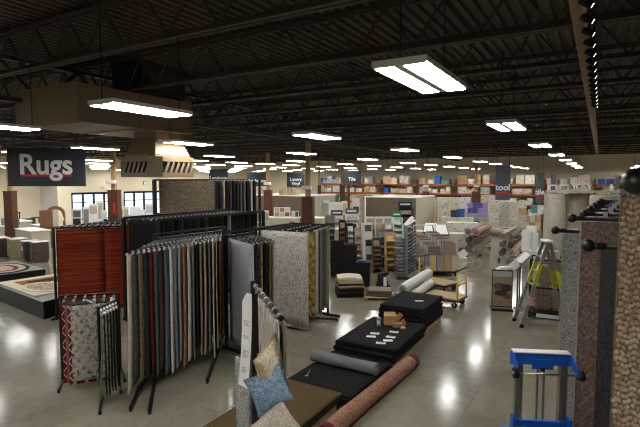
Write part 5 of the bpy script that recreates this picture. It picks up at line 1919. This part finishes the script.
# rolled rugs on wheeled racks
def roll_rack(label, c, rz, specs, tag_):
    r = thing('roll_rack', label, 'roll rack', c, rz, 'wheeled roll racks')
    for x in (-1.25, 1.25):
        m = MB()
        m.bar((x, -.34, .14), (x, .34, .14), .05, .05)
        m.bar((x, 0, .14), (x, 0, 1.2), .05, .05)
        obj('end_frame', m, chrome, r)
        for lv in range(3):
            z = .22 + lv * .33
            a_ = MB()
            a_.bar((x, 0, z), (x, -.36, z + .05), .035, .03)
            a_.bar((x, 0, z), (x, .36, z + .05), .035, .03)
            obj('support_arm', a_, chrome, r)
        for y in (-.3, .3):
            obj('caster', MB().tube((x - .02, y, .055), (x + .02, y, .055), .055, 12), black_rubber, r)
            obj('caster_stem', MB().box(x - .012, x + .012, y - .012, y + .012, .1, .12), chrome, r)
    obj('spine', MB().bar((-1.25, 0, .15), (1.25, 0, .15), .05, .05), chrome, r)
    obj('top_rail', MB().bar((-1.25, 0, 1.2), (1.25, 0, 1.2), .04, .04), chrome, r)
    X = Matrix.Translation(Vector(c)) @ Matrix.Rotation(rz, 4, 'Z')
    for lv, side, rad, col, nm in specs:
        z = .22 + lv * .33 + .037 + rad
        y = side * (.05 + rad)
        dx = rr.uniform(-.12, .12)
        p, q = X @ Vector((-1.55 + dx, y, z + .02)), X @ Vector((1.55 + dx, y, z + .02))
        roll('rug_roll', '%s rolled rug on %s side of %s of the %s wheeled rack' % (nm, 'aisle' if side < 0 else 'far', ('lowest tier', 'middle tier', 'top tier')[lv], tag_), p, q, rad,
             rugmat('rolled ' + nm, 'damask' if 'figured' in nm else 'plain', [rgb(*c_) for c_ in col], 1.6, lv + rad), .035, 3, 'rolled rugs on the wheeled racks')


A_ = [(74, 68, 62), (110, 102, 94)]
B_ = [(150, 142, 132), (184, 176, 164)]
C_ = [(150, 96, 92), (196, 164, 150), (120, 80, 76)]
D_ = [(120, 110, 98), (150, 138, 124)]
E_ = [(186, 158, 140), (212, 188, 170)]
roll_rack('first wheeled rack of rolled rugs, nearer the tilted sample cases', (-4.72, 22.3, 0), math.radians(92),
          [(2, -1, .14, C_, 'pink figured'), (2, 1, .14, B_, 'pale grey'), (1, -1, .12, D_, 'taupe'), (1, 1, .115, A_, 'dark grey'), (0, -1, .12, B_, 'silver grey'), (0, 1, .11, D_, 'mushroom')], 'first')
roll_rack('second wheeled rack of rolled rugs, nearer the upright carpet rolls', (-3.2, 21.5, 0), math.radians(92),
          [(2, -1, .115, D_, 'brown grey'), (2, 1, .115, C_, 'rose figured'), (1, -1, .11, A_, 'graphite'), (1, 1, .11, D_, 'stone'), (0, -1, .13, E_, 'blush tan'), (0, 1, .11, A_, 'dark umber')], 'second')
x, y, _ = wp(464, 19.9)
o = tag(obj('paper_sheet', MB().bar((-.14, 0, .06), (.14, .02, .3), .3, .006, up=(0, -1, .2)).box(-.16, .16, -.02, .12, 0, .03), paper, None, (x, y, 0), .4), 'white paper carton flap standing on the floor at the first roll rack', 'paper')

# ---------------------------------------------------------------- left: platform with rugs, vanities, white counters
PL = math.radians(-7.5)
pf_ = thing('rug_platform', 'black low platform with rugs laid out, left of the red striped rugs', 'platform', (-13.05, 7.5, 0), PL)
obj('body', MB().prism([(-1.3, -1.05), (1.95, -1.05), (1.3, 1.1), (-1.3, 1.1)], .0, .40), black_metal, pf_)
obj('top_edge', MB().prism([(-1.33, -1.08), (1.98, -1.08), (1.32, 1.13), (-1.33, 1.13)], .40, .43), M('black laminate edge', rgb(30, 30, 30), .4), pf_)
def on_plat(x, y, z):
    v = Matrix.Rotation(PL, 4, 'Z') @ Vector((x, y, 0))
    return (-13.05 + v.x, 7.5 + v.y, z)
def flat_rug(label, loc, rz, w, d, bands, field, t=.016, oval=False, group=None):
    """rug lying flat: nested border bands, innermost the field"""
    r = thing('rug', label, 'rug', loc, rz, group)
    k = len(bands)
    edge = min(w, d) * .5
    steps = [0]
    for b in bands:
        steps.append(steps[-1] + b[0])
    mats = [b[1] for b in bands]
    def outline(s):
        a, b = w / 2 - s, d / 2 - s
        if oval:
            return [(a * math.cos(2 * PI * i / 36), b * math.sin(2 * PI * i / 36)) for i in range(36)]
        return [(-a, -b), (a, -b), (a, b), (-a, b)]
    for i in range(k):
        o1, o2 = outline(steps[i]), outline(steps[i + 1])
        n = len(o1)
        m = MB()
        vs = [(p[0], p[1], 0) for p in o1] + [(p[0], p[1], t) for p in o1] + [(p[0], p[1], t) for p in o2] + [(p[0], p[1], 0) for p in o2]
        fs = []
        for j in range(n):
            q = (j + 1) % n
            fs += [(j, q, n + q, n + j), (n + j, n + q, 2 * n + q, 2 * n + j), (2 * n + j, 2 * n + q, 3 * n + q, 3 * n + j), (3 * n + j, 3 * n + q, q, j)]
        m.add(vs, fs)
        obj('border', m, mats[i], r)
    obj('field', MB().prism(outline(steps[-1]), 0, t + .002), field, r)
    return r


cr = rugmat('cream wool', 'fleck', [rgb(190, 176, 150), rgb(222, 212, 190)], .7, 1)
dkr = rugmat('dark red wool', 'fleck', [rgb(84, 34, 30), rgb(112, 52, 44)], .8, 2)
blk2 = rugmat('black wool', 'fleck', [rgb(24, 24, 28), rgb(44, 44, 48)], .8, 3)
brn = rugmat('copper brown wool', 'fleck', [rgb(136, 82, 50), rgb(164, 106, 68)], .8, 4)
medal = rugmat('floral medallion field', 'damask', [rgb(214, 202, 178), rgb(196, 180, 150), rgb(120, 64, 54), rgb(214, 202, 178), rgb(90, 80, 84), rgb(206, 192, 166)], .7, 6)
flat_rug('large cream bordered rug with copper, black and dark red bands on the black platform', on_plat(.0, .03, .43), PL, 2.5, 2.0, [(.3, cr), (.22, brn), (.28, blk2), (.22, dkr)], cr)
flat_rug('cream floral medallion rug lying on top at the aisle end of the black platform', on_plat(.45, -.38, .448), PL + .1, 1.5, 1.0, [(.12, cr)], medal, .02, True)
x, y, _ = wp(-2, 15.6)
p2 = thing('rug_platform', 'second black low platform at the far left with an oval rug', 'platform', (x, y, 0), PL)
obj('body', MB().box(-1.4, 1.15, -.9, .9, 0, .34), black_metal, p2)
obj('top_edge', MB().box(-1.42, 1.17, -.92, .92, .34, .36), M('black laminate edge', rgb(30, 30, 30), .4), p2)
flat_rug('oval red and cream rug on the second black platform', (x - .1, y, .36), PL, 2.3, 1.6, [(.12, blk2), (.2, medal), (.15, dkr)], medal, .016, True)


def vanity(px, Z, w, d, h, rz, col, label, doors=2):
    x, y, _ = wp(px, Z)
    r = thing('vanity_cabinet', label, 'cabinet', (x, y, 0), rz, 'vanity cabinets')
    mt = M('vanity %d %d %d' % col, rgb(*col), .5, 0, .15, 4)
    m = MB().box(-w / 2, w / 2, -d / 2, d / 2, .08, h - .03)
    m.box(-w / 2 + .03, w / 2 - .03, -d / 2 + .05, d / 2 - .03, 0, .08)
    obj('body', m, mt, r)
    obj('top', MB().cbox((0, 0, h - .015), (w + .04, d + .04, .03), bev=.004), M('vanity top', rgb(212, 206, 196), .35, 0, .1), r)
    dw = (w - .06) / doors
    for k in range(doors):
        xa = -w / 2 + .03 + k * dw
        dm = MB().box(xa + .01, xa + dw - .01, -d / 2 - .02, -d / 2, .12, h - .08)
        dm.box(xa + .05, xa + dw - .05, -d / 2 - .026, -d / 2 - .02, .18, h - .14)
        do = obj('door', dm, mt, r)
        obj('knob', MB().tube((xa + (dw - .04 if k % 2 == 0 else .04), -d / 2 - .045, h * .6), (xa + (dw - .04 if k % 2 == 0 else .04), -d / 2 - .02, h * .6), .014, 8), chrome, do)
    return r


RV = math.radians(-9)
for px, Z, w, col, lab in ((-3, 20.4, .8, (62, 50, 44), 'dark brown vanity cabinet at the far left picture edge'), (15, 20.0, .66, (142, 130, 100), 'olive beige vanity cabinet between two dark ones'),
                           (28, 19.3, .36, (74, 64, 56), 'narrow dark grey brown vanity with a white price tag'), (37.5, 19.0, .38, (88, 70, 58), 'brown vanity cabinet closest to the red striped rugs')):
    v = vanity(px, Z, w, .55, .84, RV, col, lab, 2 if w > .5 else 1)
    if 'price tag' in lab:
        obj('price_tag', MB().box(-.03, .06, -.312, -.308, .45, .62), paper, v)
# white panelled counters behind
counter(31, 22.3, 2.0, .8, 1.0, RV, 'long white counter nearest behind the vanity cabinets', 'white_counter')
counter(4, 25.0, 1.8, .8, .95, RV, 'white counter behind the olive beige vanity', 'white_counter')
x, y, _ = wp(9, 24.8)
gb = tag(obj('grey_crate', MB().cbox((0, 0, .17), (.86, .6, .34), bev=.01).box(-.36, .36, -.306, -.3, .05, .29), M('grey green crate', rgb(104, 118, 108), .6, 0, .1), None, (x, y, .951), RV), 'grey green crate on the white counter behind the olive vanity', 'crate')
counter(18, 26.6, 1.8, .7, 1.05, RV, 'white table far behind the counters below the beige wall', 'white_counter')
counter(38, 25.2, .8, .5, .95, RV, 'pale tan topped counter before the arched wooden stand', 'white_counter')
# arched wooden stand
x, y, _ = wp(47, 23.2)
ar = thing('arched_stand', 'brown wooden display stand with an arched top left of the storefront window', 'display stand', (x, y, 0), YAW - .2)
obj('side_board', MB().cbox((-.1, 0, .92), (.42, .4, 1.8), bev=.01), M('mid brown wood', rgb(128, 88, 62), .6, 0, .3, 4, stretch=(10, 10, 1)), ar)
m = MB()
pts = [(-.28, 1.3)] + [(.24 + .52 * math.cos(PI - PI * k / 14), 1.66 + .36 * math.sin(PI * k / 14)) for k in range(15)] + [(.76, 1.3)] + [(.24 + .40 * math.cos(PI * k / 14), 1.60 + .26 * math.sin(PI * k / 14)) for k in range(15)]
k = len(pts)
m.add([(a, .22, b) for a, b in pts] + [(a, .28, b) for a, b in pts], [tuple(range(k)), tuple(reversed(range(k, 2 * k)))] + [(i, (i + 1) % k, k + (i + 1) % k, k + i) for i in range(k)])
obj('arch', m, M('reddish wood', rgb(142, 98, 76), .6, 0, .3, 4), ar)
obj('arch_post', MB().box(.66, .76, .22, .28, 0, 1.32), M('reddish wood', rgb(142, 98, 76)), ar)
obj('shelf', MB().cbox((.3, .1, 1.0), (.8, .4, .05), bev=.005), M('mid brown wood', rgb(128, 88, 62)), ar)
# dark low tables and chairs by the beige wall
for k, (px, Z, w, h, lab) in enumerate(((13.5, 29, .55, 1.35, 'tall dark shelf unit just past the cased column at the left'), (27, 29, .6, .95, 'black low table first along the beige wall'),
                                       (36, 29.5, .5, 1.0, 'dark brown low table second along the beige wall'), (44.5, 30, .4, 1.1, 'dark stool table third along the beige wall'))):
    x, y, _ = wp(px, Z)
    r = thing('dark_table', lab, 'table', (x, y, 0), PL, 'dark tables by the beige wall')
    mt = black_metal if k != 2 else M('dark walnut', rgb(66, 46, 38), .5, 0, .2)
    obj('top', MB().cbox((0, 0, h - .03), (w, .5, .06), bev=.006), mt, r)
    for sx in (-1, 1):
        for sy in (-1, 1):
            obj('leg', MB().cbox((sx * (w / 2 - .05), sy * .2, (h - .06) / 2), (.06, .06, h - .06)), mt, r)
    obj('shelf', MB().cbox((0, 0, h * .45), (w - .1, .42, .3)), mt, r)
# storefront displays
for px, Z, w, h, cols, lab in ((75.5, 25, .5, 1.78, [(30, 30, 32), (48, 48, 50), (36, 36, 38), (90, 90, 92)], 'black wire look display before the first storefront window'),
                               (85, 25.5, .34, 1.85, [(150, 150, 150), (128, 128, 128)], 'grey narrow panel before the first storefront window'),
                               (92, 25, .48, 2.05, [(236, 234, 228), (210, 206, 198), (236, 234, 228), (190, 176, 150)], 'tall white panel with small samples before the first storefront window'),
                               (98.5, 26.5, .40, 2.15, [(216, 214, 208), (180, 172, 160)], 'pale bracket panel standing left of the cased column with red tag'),
                               (103, 25, .3, 1.7, [(226, 224, 218), (206, 204, 198)], 'white small panel beside the cased column with red tag'),
                               (120, 25, .28, 1.86, [(120, 112, 104), (170, 166, 160)], 'first dark slatted panel right of the cased column with red tag'),
                               (125, 25.2, .28, 1.9, [(140, 134, 126), (186, 182, 176)], 'second slatted panel right of the cased column with red tag'),
                               (134, 26, .6, 1.85, [(240, 238, 236), (226, 228, 232)], 'bright white panel before the second storefront window'),
                               (141, 25.5, .3, 1.7, [(200, 200, 202), (236, 236, 238)], 'pale grey panel before the second storefront window'),
                               (149, 26, .5, 2.0, [(232, 232, 234), (150, 160, 170), (232, 232, 234), (180, 186, 192)], 'white shelf panel beside the many coloured rug')):
    upboard(lab, px, Z, 0, w, h, cols, YAW, .06, 'storefront_panel', None, 'display panel')
# wall clock and exit sign on the window wall
ck = thing('wall_clock', 'round wall clock above the second storefront window', 'clock', (XL + .01, 27.0, 3.05))
obj('rim', MB().tube((0, 0, 0), (.05, 0, 0), .2, 24), black_plastic, ck)
obj('dial', MB().tube((.05, 0, 0), (.055, 0, 0), .17, 24), white_paint, ck)
obj('hands', MB().bar((.058, 0, 0), (.058, .06, .08), .012, .012).bar((.058, 0, 0), (.058, -.1, .03), .01, .01), black_plastic, ck)
ex = thing('exit_light', 'small white exit light above the first storefront window', 'exit light', (XL + .02, 23.0, 2.75))
obj('housing', MB().cbox((.03, 0, 0), (.06, .3, .16), bev=.01), white_paint, ex)
obj('lettering_band', MB().box(.061, .063, -.1, .1, -.03, .03), sign_red, ex)


# ---------------------------------------------------------------- folded rugs and sample pile by the black panels
def folded(w, d, t, dome=0.0):
    """folded rug: a rounded fold along the front, layers meeting at the back"""
    pr = []
    n = 8
    for k in range(n + 1):
        a = PI / 2 + PI * k / n
        pr.append((-d / 2 + t / 2 + t / 2 * math.cos(a), t / 2 + t / 2 * math.sin(a)))
    pr += [(d / 2, 0), (d / 2, t * .46), (d / 2 - .02, t * .5), (d / 2, t * .54), (d / 2, t)]
    m = MB()
    k = len(pr)
    nx_ = 8
    vs = []
    for i in range(nx_ + 1):
        u = i / nx_
        lift_ = dome * math.sin(PI * u)
        vs += [(-w / 2 + w * u, y, z + (lift_ if z > t * .6 else 0)) for y, z in pr]
    fs = [tuple(range(k)), tuple(reversed(range(nx_ * k, nx_ * k + k)))]
    for i in range(nx_):
        for j in range(k):
            q = (j + 1) % k
            fs.append((i * k + j, (i + 1) * k + j, (i + 1) * k + q, i * k + q))
    return m.add(vs, fs)


zf = 0.0
fx_, fy_ = -6.10, 12.0
for k, (c, t, nm) in enumerate((((30, 28, 26), .09, 'black'), ((58, 54, 50), .08, 'charcoal'), ((50, 44, 38), .09, 'dark brown'), ((186, 164, 134), .07, 'tan'), ((64, 56, 48), .05, 'umber'),
                                ((206, 192, 164), .07, 'pale sand'), ((226, 216, 194), .10, 'cream'))):
    o = obj('folded_rug', folded(.74 - .01 * k, .62 - .01 * k, t, .03 if k == 6 else 0), rugmat('folded ' + nm, 'plain', [rgb(*[max(0, v - 14) for v in c]), rgb(*c)], 1, k), None,
            (fx_ + rr.uniform(-.02, .02), fy_ + rr.uniform(-.02, .02), zf), YAW + .1 + rr.uniform(-.06, .06))
    tag(o, '%s folded rug, %s of the pile by the black divider panels' % (nm, pos(6 - k, 7)), 'rug', 'folded rugs by the divider panels')
    zf += t + .001
pr_ = pallet('small pale pallet under the loose sample pile behind the page racks', -.42, .42, -.34, .34, .11)
pr_.location = (-5.2, 12.1, 0)
pr_.rotation_euler = (0, 0, YAW - .1)
zf = .111
for k, c in enumerate(((120, 104, 92), (150, 134, 118), (104, 92, 82), (134, 120, 108), (90, 86, 82), (160, 150, 140))):
    o = obj('sample_mat', slab(.70 - .015 * k, .52, .028, 0, k), rugmat('sample mat %d' % k, 'fleck', [rgb(*[max(0, v - 24) for v in c]), rgb(*c)], 1, k), None,
            (-5.2 + rr.uniform(-.03, .03), 12.1 + rr.uniform(-.03, .03), zf + .014), YAW - .1 + rr.uniform(-.1, .1))
    tag(o, 'grey brown sample mat %s in the pile on the small pallet' % pos(5 - k, 6), 'mat', 'sample mats on the small pallet')
    zf += .029
bg = thing('sample_bag', 'black sample bag with a white tag standing behind the sample pile', 'bag', (-5.32, 12.62, 0), YAW)
obj('body', MB().prism([(-.22, 0), (.22, 0), (.16, .62), (.08, .66), (-.14, .60)], -.1, .1, X=Matrix.Rotation(PI / 2, 4, 'X')), black_rubber, bg)
obj('white_tag', MB().box(.0, .09, -.108, -.102, .26, .52), paper, bg)
obj('grey_flap', MB().bar((.2, -.11, .3), (.14, -.11, .58), .12, .01, up=(0, -1, 0)), grey_board, bg)
